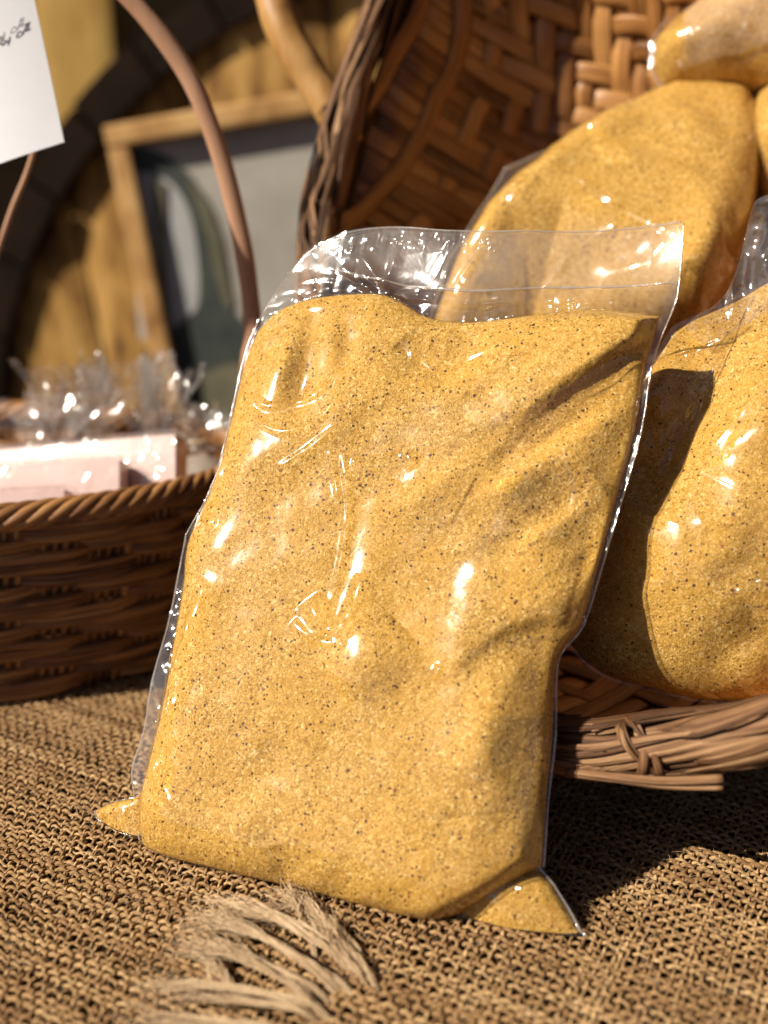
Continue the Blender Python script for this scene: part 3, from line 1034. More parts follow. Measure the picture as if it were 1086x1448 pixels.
# --- topmost bag with white glare painted on as a pale sheet
P3 = Plane(at_y(1030, 130, .535), math.radians(-8), math.radians(22))
bag3 = Bag("corn_flour_bag", "topmost bag of flour with a painted patch of white glare, at the upper right corner", "clear bags of yellow corn flour",
           P3,
           dict(L=[(936, 118), (924, 95), (926, 60), (950, 30)], T=[(950, 30), (1000, -2), (1080, -40), (1250, -60)],
                R=[(1250, 120), (1275, 40), (1250, -60)], B=[(936, 118), (1000, 132), (1090, 138), (1250, 120)]),
           dict(L=[(932, 122), (919, 96), (921, 58), (944, 24)], T=[(944, 24), (1000, -9), (1080, -48), (1255, -68)],
                R=[(1255, 124), (1281, 40), (1255, -68)], B=[(932, 122), (1000, 137), (1090, 142), (1255, 124)]),
           Tf=.026, Tb=.02, w=.022, wtop=.024, lump=.0010, seed=12, straight=True, folds=[([(960, 30), (955, 75), (965, 120)], .003, .006, .008)])
bag3.contents(120, 90, M['powder'])
bag3.film(180, 140, M['film'], [([(958, 30), (955, 70), (945, 118)], .0012, .0012), ([(1010, 0), (990, 40), (975, 62)], .0014, .0012),
                               ([(1070, 10), (1050, 50), (1040, 62)], .0010, .0012), ([(925, 70), (1000, 70), (1090, 55)], .0012, .0010),
                               ([(1040, 100), (1065, 85), (1085, 76)], .0014, .0012)], crumple=.002, skin=.0012)
bag3.seams(M['seam'], .0004, ('L', 'B'))
Xp = tfi(P3.line([(958, 116), (957, 70), (966, 26)]), P3.line([(966, 26), (1040, 4), (1150, -10)]), P3.line([(1150, 70), (1152, 30), (1150, -10)]),
         P3.line([(958, 116), (1040, 104), (1150, 70)]), 50, 40)
mb = MB()
mb.add(P3.xyz(Xp, bag3.height(Xp) + .0016), grid_quads(40, 50))
mb.build("glare_patch", M['film_glare'], bag3.root)  # pale overlay on the film, painted in place of white glare

# --- bag at the right margin
P4 = Plane(at_y(1090, 290, .50), math.radians(-20), math.radians(28))
bag4 = Bag("corn_flour_bag", "bag cut off by the right margin, leaning just below the topmost bag", "clear bags of yellow corn flour",
           P4,
           dict(L=[(1085, 296), (1062, 240), (1056, 190), (1075, 125)], T=[(1075, 125), (1110, 80), (1180, 70), (1260, 90)],
                R=[(1250, 330), (1290, 200), (1260, 90)], B=[(1085, 296), (1120, 325), (1180, 340), (1250, 330)]),
           dict(L=[(1080, 299), (1057, 240), (1051, 189), (1071, 120)], T=[(1071, 120), (1110, 74), (1180, 64), (1265, 86)],
                R=[(1255, 335), (1296, 200), (1265, 86)], B=[(1080, 299), (1120, 331), (1180, 346), (1255, 335)]),
           Tf=.024, Tb=.02, w=.03, wtop=.03, lump=.0015, seed=15)
bag4.contents(90, 90, M['powder'])
bag4.film(120, 120, M['film'], [], crumple=.002, skin=.001)

# ------------------------------------------------------------------ big herringbone basket, tipped towards the viewer
A = at_y(800, 1054, .312)
Bp = at_y(450, 345, .50)
Cp = at_y(522, 60, .55)
nB = np.cross(Bp - A, Cp - Bp)
nB /= np.linalg.norm(nB)             # points into the basket
if nB[1] < 0:
    nB = -nB
QD = np.array([0, 0, 1.0]) - nB * nB[2]
QD /= np.linalg.norm(QD)             # up in the rim plane
PD = np.cross(QD, nB)
PD = PD if PD[0] > 0 else -PD        # right in the rim plane


def on_rim_plane(px, py):
    d = ray(px, py)
    return CAM + d * (((A - CAM) @ nB) / (d @ nB))


outl = np.array([on_rim_plane(*p) for p in [(800, 1054), (950, 1050), (1110, 1026), (1340, 940), (1510, 680), (1540, 300), (1380, -60), (1080, -260), (760, -240), (595, -110),
                                           (522, 60), (475, 210), (450, 345), (468, 560), (540, 800), (660, 980)]])
CEN = outl.mean(0)
o2 = np.stack([(outl - CEN) @ PD, (outl - CEN) @ QD], -1)
o2 = spline(np.concatenate([o2[-3:], o2, o2[:4]]), 800)
_th = np.unwrap(np.arctan2(o2[:, 1], o2[:, 0]))
_r = np.hypot(o2[:, 0], o2[:, 1])
_ord = np.argsort(_th)
_th, _r = _th[_ord], _r[_ord]


def rim_r(th):
    th = np.asarray(th, float)
    base = _th[len(_th) // 2]
    t = (th - base + math.pi) % (2 * math.pi) + base - math.pi
    return np.interp(t, _th, _r)


RB = _r.max()
basket = empty("herringbone_basket", tuple(CEN + nB * .1), "big brown herringbone basket tipped on its side, holding the bags on the right", "basket")
basket.location.z = 0.0


def bowl(p, q, lift=0.0):
    r = np.hypot(p, q) / rim_r(np.arctan2(q, p))
    r = np.clip(r, 0, 1)
    dep = .138 * (1 - r ** 3.4) ** .8
    dep = dep - lift
    P = CEN + p[:, None] * PD + q[:, None] * QD + dep[:, None] * nB
    P[:, 2] = np.maximum(P[:, 2], .0045 + lift)
    return P


SW = .0088
NS = int(RB / SW) + 1
K = 4
mb = MB()


def zig(j):
    m = j % (2 * K)
    return m if m < K else 2 * K - m


for fam in (0, 1):
    for i in range(-NS, NS + 1):
        c = i * SW
        tl = np.linspace(-RB, RB, 400)
        rr0 = np.hypot(tl, c) / rim_r(np.arctan2(tl, c) if fam == 0 else np.arctan2(c, tl))
        okk = np.flatnonzero(rr0 < .985)
        if len(okk) < 8:
            continue
        e0, e1 = tl[okk[0]], tl[okk[-1]]
        m0, m1 = int(math.ceil(e0 / SW)), int(math.floor(e1 / SW))
        js = np.arange(m0, m1 + 1)
        over = []
        for j in js:
            if fam == 0:   # strip along q at p = c crosses strips j
                o = ((i + zig(j + 400 * K)) % 4) < 2
            else:
                o = not (((j + zig(i + 400 * K)) % 4) < 2)
            over.append(1.0 if o else -1.0)
        over = np.array(over)
        l = np.concatenate([[e0], js * SW, [e1]])
        o2 = np.concatenate([[over[0]], over, [over[-1]]])
        lf = np.linspace(e0, e1, 2 * len(js) + 3)
        ov = np.interp(lf, l, o2)
        jit = .0009 * vnoise(lf * 18, np.full_like(lf, i * .37), 80 + fam)
        if fam == 0:
            p, q = np.full_like(lf, c) + jit, lf
        else:
            p, q = lf, np.full_like(lf, c) + jit
        edge_ = sstep(.88, .94, np.hypot(p, q) / rim_r(np.arctan2(q, p)))
        ov = ov * (1 - edge_) + edge_ * (1.3 if fam == 0 else -1.0)
        P = bowl(p, q, .0021 * ov + .0006 * vnoise(lf * 60, np.full_like(lf, i * 1.1), 90 + fam))
        wv = SW * .54 * (1 + .12 * vnoise(lf * 10, np.full_like(lf, i * .9), 95 + fam))
        # surface normal for the flat ribbons
        e = .002
        r = np.hypot(p, q)
        g1 = bowl(p + e, q) - bowl(p - e, q)
        g2 = bowl(p, q + e) - bowl(p, q - e)
        nn = np.cross(g1, g2)
        nn /= np.linalg.norm(nn, axis=1, keepdims=True) + 1e-12
        mb.add(*tube(P, wv, 8, up=nn, flat=.16, caps=True))
mb.build("woven_wall", M['splint'], basket)
mb = MB()
tt, rr2 = np.meshgrid(np.linspace(0, 2 * math.pi, 160), np.sin(np.linspace(0.02, math.pi / 2, 60)), indexing='ij')
rad_ = rr2 * rim_r(tt) * .992
pq = np.stack([rad_ * np.cos(tt), rad_ * np.sin(tt)], -1).reshape(-1, 2)
Lp = bowl(pq[:, 0], pq[:, 1], -.0042)
Lp[:, 2] = np.maximum(Lp[:, 2], .0026)
mb.add(Lp, grid_quads(160, 60))
mb.build("outer_layer", M['splint_dark'], basket)

# rim: a thick bundle of leaf strands that run and twist round the edge
def rim_point(th, a, r):
    """th round the rim, a round the bundle"""
    e = PD[None] * np.cos(th)[:, None] + QD[None] * np.sin(th)[:, None]
    c = CEN + e * rim_r(th)[:, None]
    return c + (e * np.cos(a)[:, None] - nB[None] * np.sin(a)[:, None]) * r[:, None], e


mb = MB()
rr_ = np.random.default_rng(5)
n_th = 700
th = np.linspace(0, 2 * math.pi, n_th)
for k in range(30):
    a = k / 30 * 2 * math.pi + 2.0 * th + .5 * vnoise(th * 4, np.full_like(th, k * 3.1), 101) + rr_.uniform(-.2, .2)
    r = .0068 + .0022 * vnoise(th * 7, np.full_like(th, k * 2.3), 102)
    P, e = rim_point(th, a, r)
    c = CEN + e * rim_r(th)[:, None]
    up = P - c
    up = up / np.linalg.norm(up, axis=1, keepdims=True)
    wv = .0019 * (1 + .5 * vnoise(th * 9, np.full_like(th, k * 5.7), 103))
    mb.add(*tube(P, wv, 8, up=up, flat=.34, caps=False))
# pieces of leaf that cross over the bundle
for k in range(340):
    t0 = rr_.uniform(0, 2 * math.pi)
    ln = rr_.uniform(.2, .6)
    t = np.linspace(t0, t0 + ln, 26)
    sgn = rr_.choice([-1, 1, 1, 1])
    a = rr_.uniform(0, 6.28) + sgn * (t - t0) * rr_.uniform(.8, 3.2)
    s = np.linspace(0, 1, 26)
    r = .0090 + .0008 * np.sin(s * 3.14) + rr_.uniform(0, .0020) * (s * 2 - 1) ** 4
    P, e = rim_point(t, a, r)
    c = CEN + e * rim_r(t)[:, None]
    up = P - c
    up = up / np.linalg.norm(up, axis=1, keepdims=True)
    wv = rr_.choice([.0008, .0010, .0014, .0020, .0032]) * rr_.uniform(.8, 1.15) * np.clip(np.minimum(s * 6, (1 - s) * 6) + .12, .1, 1)
    mb.add(*tube(P, wv, 8, up=up, flat=.20, caps=True))
# stubs poking out between strands
for k in range(60):
    t0 = rr_.uniform(0, 2 * math.pi)
    s = np.linspace(0, 1, 10)
    t = t0 + s * rr_.uniform(.05, .12) * rr_.choice([-1, 1])
    a = rr_.uniform(0, 6.28) + s * rr_.uniform(-.8, .8)
    r = .0078 + s * rr_.uniform(.002, .0055)
    P, e = rim_point(t, a, r)
    mb.add(*tube(P, rr_.uniform(.0007, .0013) * (1 - .4 * s), 6, up=nB, flat=.6, caps=True))
rim = mb.build("braided_rim", M['rim'], basket)
# tied knots of leaf on the rim
mb = MB()
target_th = []
for (px, py) in [(905, 1030)]:
    d = on_rim_plane(px, py) - CEN
    target_th.append(math.atan2(d @ QD, d @ PD))
for t0 in target_th:
    for k in range(4):
        s = np.linspace(.3, math.pi * 1.3, 30)
        t = t0 + (k - 2.5) * .008 + rr_.uniform(.01, .05) * np.sin(s + k * .7) + rr_.uniform(-.006, .006)
        r = .0092 + .0010 * np.sin(3 * s + k) + .0003 * k
        P, e = rim_point(np.full(30, 1.0) * t, s, r)
        c = CEN + e * rim_r(t)[:, None]
        up = P - c
        up = up / np.linalg.norm(up, axis=1, keepdims=True)
        mb.add(*tube(P, .0011 + .0005 * np.sin(2 * s + k), 8, up=up, flat=.35, caps=True))
mb.build("rim_knot", M['rim'], basket)
# two loose straws hanging free below the front of the rim
mb = MB()
for off in (0, 1):
    pts = [at_y(800, 1090 + 4 * off, .300), at_y(870, 1098 + 3 * off, .290), at_y(940, 1104 + 6 * off, .284), at_y(1022, 1101 + 10 * off, .280)]
    mb.add(*tube(spline(pts, 24), np.linspace(.0011, .0016, 24) , 8, up=(0, -.6, .8), flat=.4, caps=True))
lo = mb.build("loose_straw", M['rim'], basket)

# handle: a thick peeled branch let into the rim
hp = [at_y(497, 205, .538), at_y(472, 160, .540), at_y(437, 105, .545), at_y(405, 50, .55), at_y(383, -20, .56), at_y(372, -120, .575), at_y(395, -300, .60), at_y(470, -470, .62)]
P = spline(hp, 70)
s = np.linspace(0, 1, 70)
rad = .0086 * (1 + .06 * vnoise(s * 14, s * 0, 111)) * (1 - .3 * np.exp(-(s / .05) ** 2))
mb = MB()
mb.add(*tube(P, rad, 16, up=(0, -1, .1), caps=True))
mb.build("handle", M['branch'], basket)

# ------------------------------------------------------------------ left basket
E0 = np.array([-.262, .480, 0.0])
EA, EB = .200, .092
HB = .084
lb = empty("wicker_basket", tuple(E0), "dark brown wicker basket with pink white packets, on the burlap at the left", "basket")


def wall_pt(th, z, off):
    f = .90 + .10 * (z / HB) ** .8
    c, s = np.cos(th), np.sin(th)
    nx, ny = c / EA, s / EB
    nl = np.hypot(nx, ny)
    return np.stack([E0[0] + EA * f * c + off * nx / nl, E0[1] + EB * f * s + off * ny / nl, np.broadcast_to(z, np.shape(th))], -1)


mb = MB()
NST = 44                       # groups of upright sticks
for g_ in range(NST):
    for k in range(5):
        t = (g_ + (k - 2) * .19) / NST * 2 * math.pi
        z = np.linspace(.001, HB, 12)
        mb.add(*tube(wall_pt(np.full(12, t), z, rng.uniform(-.0004, .0004)), .0016 * rng.uniform(.85, 1.15), 6, up=(math.cos(t), math.sin(t), 0), caps=True))
mb.build("upright_sticks", M['wicker'], lb)
mb = MB()
rows = 12
for r_i in range(rows):
    zc = .006 + r_i * (HB - .012) / (rows - 1)
    for k in range(3):
        n = NST * 6
        t = np.linspace(0, 2 * math.pi, n)
        u = t / (2 * math.pi) * NST
        ph = (np.floor(u + .5).astype(int) + r_i) % 3     # over two groups, under one
        off = np.where(ph == 0, -.0030, .0034)
        off = np.convolve(np.concatenate([off[-6:], off, off[:6]]), np.array([1, 2, 3, 3, 3, 2, 1]) / 15.0, 'same')[6:-6]
        z = zc + (k - 1) * .0025 + .0006 * vnoise(t * 6, t * 0 + r_i * 3.0 + k, 120)
        mb.add(*tube(wall_pt(t, z, off + .0005 * vnoise(t * 9, t * 0 + k + r_i * 5, 121)), .0020 * (1 + .22 * vnoise(t * 5, t * 0 + k * 7 + r_i, 122)), 6, up=(0, 0, 1), flat=.9, caps=False))
mb.build("woven_bands", M['wicker'], lb)
mb = MB()
n = 1400
t = np.linspace(0, 2 * math.pi, n)
for k in range(6):
    a = k / 6 * 2 * math.pi + 22 * t
    base = wall_pt(t, np.full(n, HB + .0015), 0)
    c, s_ = np.cos(t), np.sin(t)
    out_ = np.stack([c / EA, s_ / EB, 0 * t], -1)
    out_ /= np.linalg.norm(out_, axis=1, keepdims=True)
    P = base + out_ * (np.cos(a) * .0034)[:, None] + np.array([0, 0, 1.0]) * (np.sin(a) * .0038)[:, None]
    mb.add(*tube(P, .0024, 6, up=out_, caps=False))
mb.build("twisted_rim", M['wicker'], lb)
mb = MB()
g = np.linspace(0, 1, 30)
tt, rr2 = np.meshgrid(np.linspace(0, 2 * math.pi, 60), g, indexing='ij')
mb.add(np.stack([E0[0] + EA * .9 * rr2 * np.cos(tt), E0[1] + EB * .9 * rr2 * np.sin(tt), 0 * tt + .004], -1).reshape(-1, 3), grid_quads(60, 30))
mb.build("base", M['wicker'], lb)
# hoop handle of the left basket
hp = [np.array([-.066, .485, .030]), at_y(352, 540, .49), at_y(357, 470, .49), at_y(350, 390, .49), at_y(333, 300, .49), at_y(305, 200, .49),
      at_y(262, 100, .49), at_y(185, 0, .49), at_y(90, -80, .49), at_y(-60, -150, .49), at_y(-220, -150, .49), at_y(-420, 0, .49), at_y(-560, 260, .49), at_y(-600, 560, .49)]
mb = MB()
P = spline(hp, 110)
q_ = np.linspace(0, 1, 110)
mb.add(*tube(P, .0041 * (1 + .06 * vnoise(q_ * 25, q_ * 0, 141)), 12, up=(0, -1, 0), flat=.6, caps=True))
mb.build("hoop_handle", M['cane'], lb)

# packets standing in the left basket
def packet(label, corners, Y0p, Y1p, thick, tilt, zb):
    tl, tr = at_y(*corners[0], Y0p), at_y(*corners[1], Y1p)
    ux = tr - tl
    L = np.hypot(ux[0], ux[1])
    yaw = math.atan2(ux[1], ux[0])
    ztop = (tl[2] + tr[2]) / 2
    h = ztop - zb
    roll = math.atan2(ux[2], L)
    c = (tl + tr) / 2
    cy, sy = math.cos(yaw), math.sin(yaw)
    Rz = np.array([[cy, -sy, 0], [sy, cy, 0], [0, 0, 1]])
    Ry = np.array([[math.cos(roll), 0, -math.sin(roll)], [0, 1, 0], [math.sin(roll), 0, math.cos(roll)]])
    ct, st = math.cos(tilt), math.sin(tilt)
    Rx = np.array([[1, 0, 0], [0, ct, st], [0, -st, ct]])      # leans back, face turned up
    R = Rz @ Ry @ Rx
    ctr = c + R @ np.array([0, thick / 2, -h / 2])
    root = empty("pink_packet", (ctr[0], ctr[1], zb), label, "packet", "pale pink packets in the left basket")
    mb = MB()
    mb.add(*box_vq(ctr, (L, thick, h), R, .0015))
    mb.build("card_body", M['pink'], root, smooth=False)
    mb = MB()
    nx, nz = 60, 24
    gx, gz = np.meshgrid(np.linspace(-1, 1, nx), np.linspace(-1, 1, nz), indexing='ij')
    dep = -(thick / 2 + .0012) - .0004 * ridged(gx * 4 + seed_off(label), gz * 5, 33)
    loc = np.stack([gx * (L / 2 + .001), dep, gz * (h / 2 + .001)], -1).reshape(-1, 3)
    mb.add(loc @ R.T + ctr, grid_quads(nx, nz))
    # the wrap carries over the top edge and down the back
    back = loc.copy()
    back[:, 1] = -back[:, 1]
    mb.add(back @ R.T + ctr, grid_quads(nx, nz, flip=True))
    top = np.stack([gx * (L / 2 + .001), gz * (thick / 2 + .0012), h / 2 + .001 + .0005 * ridged(gx * 7, gz * 2, 35)], -1).reshape(-1, 3)
    mb.add(top @ R.T + ctr, grid_quads(nx, nz))
    mb.build("clear_wrap", M['film_header'], root)
    return root


def seed_off(s):
    return (sum(map(ord, s)) % 97) * .37


packet("tallest pale pink packet, at the back, its square right end clear of the basket rim", [(-60, 640), (250, 611)], .480, .462, .014, .52, .05)
packet("middle pale pink packet, in front of the tallest one, ending halfway along it", [(-90, 664), (170, 648)], .456, .448, .012, .50, .05)
packet("lowest pale pink packet, foremost in the basket, just above its rim", [(-120, 700), (92, 690)], .432, .430, .012, .45, .05)


# twisted cellophane bags in the left basket
def gift(label, px, py, Y, size, fan, seed, base_z=.006):
    c = at_y(px, py, Y)
    root = empty("cellophane_bag", (c[0], c[1], base_z), label, "gift bag", "tied cellophane bags in the left basket")
    mb = MB()
    a, b = np.meshgrid(np.linspace(0, math.pi, 20), np.linspace(0, 2 * math.pi, 28), indexing='ij')
    rz = (c[2] - base_z) / 2 * .96
    rx = .024
    ax = np.sin(a) ** .8
    wob = 1 + .12 * vnoise(a * 3, b * 1.2, seed)
    mb.add(np.stack([c[0] + rx * ax * np.cos(b) * wob, c[1] + rx * ax * np.sin(b) * wob, base_z + rz * (1 - np.cos(a))], -1).reshape(-1, 3), grid_quads(20, 28))
    mb.build("filling", M['gift'], root)
    mb = MB()
    nr, nt_ = 60, 70
    for layer in range(3):
        t = np.linspace(0, 1, nr)[:, None]
        u = np.linspace(-1, 1, nt_)[None, :]
        half = .006 + t ** .8 * size * .55 * fan / 1.3
        yaw_ = layer * 1.05 + .3
        e = u * half
        topv = 1 + .18 * vnoise(u * 2.2, u * 0, seed + layer) + .10 * vnoise(u * 6, u * 0, seed + 9 + layer)
        z = c[2] + t * size * topv
        crm = (.0042 * ridged(u * 1.6 + .5 * vnoise(t * 2, u * 2, seed), t * 1.3, seed + 2 + layer) + .0016 * ridged(u * 4, t * 3.2, seed + 4 + layer)) * t ** .5
        x = c[0] + e * math.cos(yaw_) - crm * math.sin(yaw_) + .010 * (layer - 1) * t
        y = c[1] + e * math.sin(yaw_) + crm * math.cos(yaw_)
        mb.add(np.stack([x + 0 * t, y + 0 * t, z + 0 * t], -1).reshape(-1, 3), grid_quads(nr, nt_))
    mb.build("gathered_top", M['cello'], root)
    mb = MB()
    s = np.linspace(0, 6.1, 24)
    mb.add(*tube(np.stack([c[0] + .0045 * np.cos(s), c[1] + .0045 * np.sin(s), c[2] + .002 + .0006 * s], -1), .0009, 6, up=(0, 0, 1), caps=True))
    mb.build("tie", M['jute_loose'], root)


gift("cellophane bag fanning out tallest, behind the packets and left of the picture's side bar", 135, 630, .53, .040, 1.3, 201)
gift("bluish cellophane bag with spiky top, right behind the square packet end", 225, 626, .53, .040, 1.3, 205)
gift("low cellophane bag at the far left, its loose top spread behind the packets", 70, 645, .52, .030, 1.9, 209)
gift("small cellophane bag between the packet end and the front flour bag", 285, 635, .52, .020, 2.4, 214)

# ------------------------------------------------------------------ wooden cask
BY = .98
ctr = at_y(452, 560, BY)
# fit circle through inner edge of the chime
pts = np.array([at_y(x, y, BY)[[0, 2]] for x, y in [(12, 600), (108, 290), (330, 62)]])
(x1, z1), (x2, z2), (x3, z3) = pts
Dn = 2 * (x1 * (z2 - z3) + x2 * (z3 - z1) + x3 * (z1 - z2))
ux_ = ((x1 ** 2 + z1 ** 2) * (z2 - z3) + (x2 ** 2 + z2 ** 2) * (z3 - z1) + (x3 ** 2 + z3 ** 2) * (z1 - z2)) / Dn
uz_ = ((x1 ** 2 + z1 ** 2) * (x3 - x2) + (x2 ** 2 + z2 ** 2) * (x1 - x3) + (x3 ** 2 + z3 ** 2) * (x2 - x1)) / Dn
RC = math.hypot(x1 - ux_, z1 - uz_)
cask = empty("wooden_cask", (ux_, BY + .3, uz_ - RC - .04), "big old cask lying on its side, golden head in a black rim, behind the picture", "barrel")
mb = MB()
npl = 7
for k in range(npl):
    x0_, x1_ = -RC + 2 * RC * k / npl, -RC + 2 * RC * (k + 1) / npl
    n = 24
    lo = np.linspace(x0_ + .0012, x1_ - .0012, 8)
    hh = np.sqrt(np.maximum(RC ** 2 - lo ** 2, 1e-6))
    V = []
    for s in np.linspace(-1, 1, n):
        edge = np.clip(np.minimum(lo - x0_, x1_ - lo) / .006, 0, 1) ** .5
        V.append(np.stack([ux_ + lo + .14 * s * hh * 0, BY + .012 - .008 * edge + .002 * math.sin(k * 2.1), uz_ + s * hh], -1))
    # planks lean a little
    V = np.array(V).reshape(-1, 3)
    an = math.radians(7.5)
    dx, dz = V[:, 0] - ux_, V[:, 2] - uz_
    V[:, 0] = ux_ + dx * math.cos(an) - dz * math.sin(an)
    V[:, 2] = uz_ + dx * math.sin(an) + dz * math.cos(an)
    mb.add(V, grid_quads(n, 8, flip=True))
mb.build("head", M['oak'], cask, smooth=True)
mb = MB()
nst = 40
RO = RC + .034 * BY
for k in range(nst):
    a0, a1 = k / nst * 2 * math.pi + .004, (k + 1) / nst * 2 * math.pi - .004
    aa = np.linspace(a0, a1, 5)
    ri, ro = RC - .001, RO + .0015 * math.sin(k * 3.3)
    ring = []
    for (r_, y_) in [(ri, BY + .02), (ri, BY - .008 + .001 * math.sin(k * 5)), (ro, BY - .010 + .001 * math.sin(k * 5)), (ro + .03, BY + .28), (ro, BY + .60), (ri, BY + .60)]:
        ring.append(np.stack([ux_ + r_ * np.cos(aa), np.full(5, y_), uz_ + r_ * np.sin(aa)], -1))
    mb.add(np.array(ring).reshape(-1, 3), grid_quads(6, 5, flip=False))
mb.build("staves", M['chime'], cask, smooth=False)
mb = MB()
aa = np.linspace(0, 2 * math.pi, 96)
ring = []
for (r_, y_) in [(RO + .0040, BY + .03), (RO + .0065, BY + .03), (RO + .0085, BY + .075), (RO + .0060, BY + .075)]:
    ring.append(np.stack([ux_ + r_ * np.cos(aa), np.full(96, y_), uz_ + r_ * np.sin(aa)], -1))
mb.add(np.array(ring).reshape(-1, 3), grid_quads(4, 96))
mb.build("hoop", M['chime'], cask)

cask.rotation_euler = (0, 0, math.radians(-9))
cask.location = (ux_ + .30 * math.sin(math.radians(9)) - .035, BY + .3 * math.cos(math.radians(9)), cask.location[2])

# ------------------------------------------------------------------ framed picture leaning on the cask
FY = .86
f_tl, f_tr = at_y(147, 178, FY), at_y(560, 108, FY)
f_u = f_tr - f_tl
WF = np.linalg.norm(f_u)
f_u /= WF
f_v = np.array([-f_u[2], 0, f_u[0]])
f_v = f_v + np.array([0, .10, 0])
f_v /= np.linalg.norm(f_v)
f_n = np.cross(f_u, f_v)              # towards the viewer
HF = .30
pic = empty("framed_picture", tuple(f_tl + f_u * WF / 2 - f_v * HF), "picture of a dark bottle on grey in a golden wooden frame, leaning on the cask", "picture")


def fp(u, v, d=0.0):
    return f_tl + f_u * u - f_v * v + f_n * d


def bar(p0, p1, wdt, dep, name):
    p0, p1 = np.asarray(p0), np.asarray(p1)
    e0 = (p1 - p0) / np.linalg.norm(p1 - p0)
    e2 = f_n
    e1 = np.cross(e2, e0)
    mb = MB()
    V, Q = box_vq((0, 0, 0), (np.linalg.norm(p1 - p0), wdt, dep), None, .0022)
    mb.add(V @ np.stack([e0, e1, e2]) + (p0 + p1) / 2, Q)
    return mb.build(name, M['frame'], pic, smooth=False)


bw = .0165
bar(fp(0, bw / 2), fp(WF, bw / 2), bw, .016, "frame_bar")
bar(fp(bw / 2, bw + .0005), fp(bw / 2, HF - bw - .0005), bw, .0155, "frame_bar")
bar(fp(WF - bw / 2, bw + .0005), fp(WF - bw / 2, HF - bw - .0005), bw, .0155, "frame_bar")
bar(fp(0, HF - bw / 2), fp(WF, HF - bw / 2), bw, .016, "frame_bar")


def flat(name, uv, d, mat, parent):
    """closed outline in picture coordinates as a filled sheet of card 0.3 mm thick"""
    P = np.array([fp(u, v, d) for u, v in uv])
    me = bpy.data.meshes.new(name)
    n = len(P)
    Q = np.array([fp(u, v, d - .0003) for u, v in uv])
    faces = [list(range(n)), list(range(2 * n - 1, n - 1, -1))] + [[i, n + i, n + (i + 1) % n, (i + 1) % n][::-1] for i in range(n)]
    me.from_pydata([tuple(p - np.array(world_loc(parent))) for p in np.concatenate([P, Q])], [], faces)
    me.materials.append(mat)
    me.update()
    o = bpy.data.objects.new(name, me)
    COL.objects.link(o)
    o.parent = parent
    return o


def puv(px, py):
    d = ray(px, py)
    t = ((f_tl - CAM) @ f_n) / (d @ f_n)
    p = CAM + d * t - f_tl
    return (p @ f_u, -(p @ f_v))


sheet_ = flat("print", [(bw * .8, bw * .8), (WF - bw * .8, bw * .8), (WF - bw * .8, HF - bw * .8), (bw * .8, HF - bw * .8)], -.004, M['print_bg'], pic)
flat("printed_wall", [puv(*p) for p in [(178, 235), (225, 240), (250, 260), (285, 330), (290, 430), (215, 480), (196, 480)]], -.0034, M['print_pale'], sheet_)
arc_o = [(176, 205), (215, 212), (255, 235), (285, 275), (305, 330), (315, 390), (322, 430), (350, 465), (372, 520), (372, 700), (205, 700), (200, 520), (222, 480), (262, 452), (280, 425), (278, 360), (270, 310), (255, 275), (230, 250), (178, 236)]
flat("printed_bottle", [tuple(x) for x in spline([puv(*p) for p in arc_o + arc_o[:1]], 70)[:-1]], -.0028, M['print_dark'], sheet_)
mid = [(262, 245), (292, 285), (312, 340), (322, 400), (328, 430), (318, 432), (300, 380), (290, 330), (275, 285)]
flat("printed_neck", [tuple(x) for x in spline([puv(*p) for p in mid + mid[:1]], 40)[:-1]], -.0022, M['print_mid'], sheet_)
hl = [(285, 530), (330, 515), (365, 530), (372, 590), (340, 640), (295, 610)]
flat("printed_highlight", [tuple(x) for x in spline([puv(*p) for p in hl + hl[:1]], 40)[:-1]], -.0022, M['print_mid'], sheet_)
st = [(214, 250), (232, 258), (238, 470), (226, 478)]
flat("printed_stripe", [puv(*p) for p in st], -.0016, M['print_mid'], sheet_)

# ------------------------------------------------------------------ paper note at the upper left, on its thin stick
NY = .50
n_br, n_tr = at_y(93, 203, NY - .04), at_y(40, -60, NY - .02)
n_bl = at_y(-120, 280, NY - .045)
n_tl = n_tr + (n_bl - n_br)
note = empty("paper_note", tuple((n_bl + n_br) / 2), "white paper note with grey handwriting, on a thin stick above the basket", "note")
mb = MB()
gs, gt = np.meshgrid(np.linspace(0, 1, 30), np.linspace(0, 1, 30), indexing='ij')
n_n = np.cross(n_br - n_bl, n_tl - n_bl)
n_n /= np.linalg.norm(n_n)
Pp = n_bl + gs[..., None] * (n_br - n_bl) + gt[..., None] * (n_tl - n_bl) + (.004 * np.sin(gs * 2.6) + .003 * gt ** 2)[..., None] * n_n
for off, fl in ((0, False), (-.0003, True)):
    mb.add((Pp + n_n * off).reshape(-1, 3), grid_quads(30, 30, flip=not fl))
sheet = mb.build("sheet", M['paper'], note)


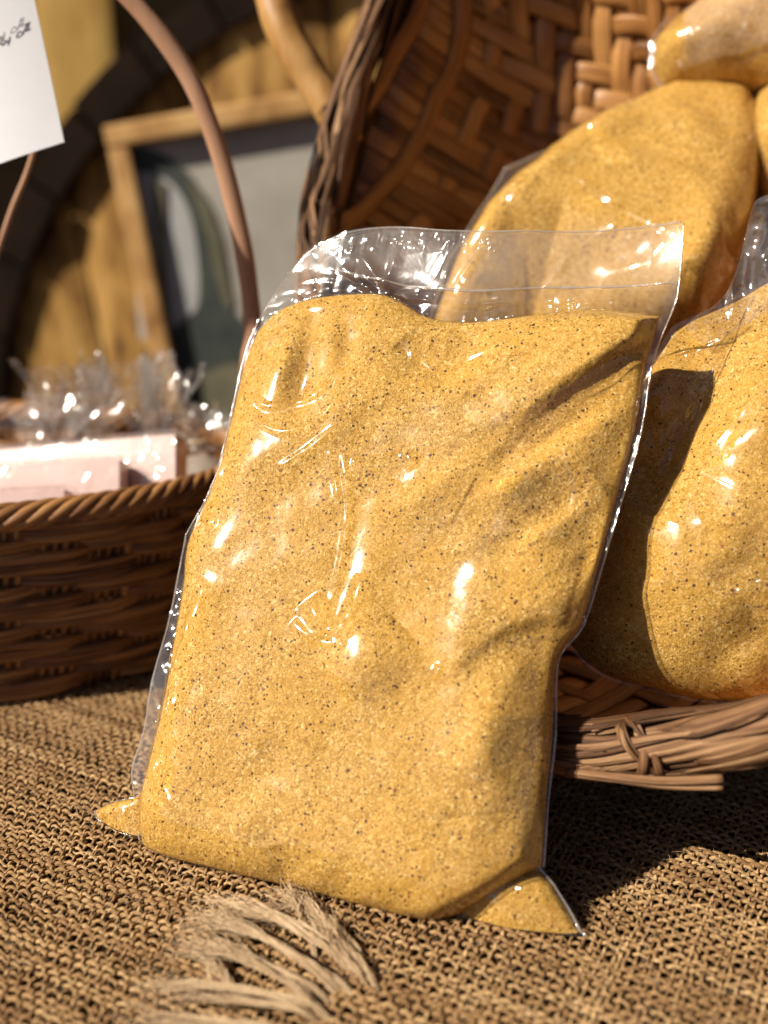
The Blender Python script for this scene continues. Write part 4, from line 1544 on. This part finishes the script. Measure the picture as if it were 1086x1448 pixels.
def note_pt(px, py):
    d = ray(px, py)
    t = ((n_bl - CAM) @ n_n) / (d @ n_n)
    p = CAM + d * t
    a = np.linalg.lstsq(np.stack([n_br - n_bl, n_tl - n_bl], -1), p - n_bl, rcond=None)[0]
    sgn_ = 1.0
    return n_bl + a[0] * (n_br - n_bl) + a[1] * (n_tl - n_bl) + (.004 * math.sin(a[0] * 2.6) + .003 * a[1] ** 2 + .0009) * n_n


strokes = [[(-14, 66), (-9, 60), (-5, 65), (-10, 70)],                       # a
           [(0, 65), (3, 58), (7, 60), (5, 64), (1, 63), (4, 66), (9, 60)],    # e
           [(9, 58), (11, 62), (14, 53)], [(14, 53), (13, 60), (11, 66)],      # y
           [(22, 54), (25, 47), (29, 45), (30, 49), (26, 53), (22, 54)],       # o
           [(31, 49), (35, 38), (37, 33), (35, 36), (34, 45)],                 # l
           [(36, 45), (39, 34), (40, 31), (38, 36), (38, 43), (41, 40)]]       # l
mb = MB()
for st_ in strokes:
    mb.add(*tube(spline([note_pt(*p) for p in st_], 16), .00022, 6, up=n_n, flat=.4, caps=True))
mb.build("handwriting", M['ink'], note)
mb = MB()
mb.add(*tube(spline([at_y(55, 190, NY + .004), at_y(38, 245, NY + .004), at_y(12, 310, NY + .004), at_y(-20, 420, NY + .004), at_y(-40, 560, NY + .004)], 20), .0012, 8, up=(0, -1, 0), caps=True))
mb.build("stick", M['cane'], note)

# ------------------------------------------------------------------ timber post behind the cask
PY = 1.42
pl_, pr_ = at_y(52, 100, PY), at_y(163, 100, PY)
post = empty("timber_post", ((pl_[0] + pr_[0]) / 2, PY + .06, -.495), "weathered golden timber post standing behind the cask, beside the paper note", "post")
mb = MB()
mb.add(*box_vq(((pl_[0] + pr_[0]) / 2, PY + .06, .25), (pr_[0] - pl_[0], .12, 1.49), None, .006))
mb.build("timber", M['post'], post, smooth=False)

# ------------------------------------------------------------------ render settings
sc.render.engine = 'CYCLES'
sc.view_settings.view_transform = 'Standard'
sc.view_settings.look = 'None'
sc.view_settings.exposure = 0.64
sc.view_settings.gamma = 1.0
sc.view_settings.use_curve_mapping = False
cy = sc.cycles
cy.use_denoising = True
cy.max_bounces = 10
cy.diffuse_bounces = 4
cy.glossy_bounces = 4
cy.transmission_bounces = 6
cy.transparent_max_bounces = 40
cy.caustics_reflective = False
cy.caustics_refractive = False
cy.sample_clamp_indirect = 6
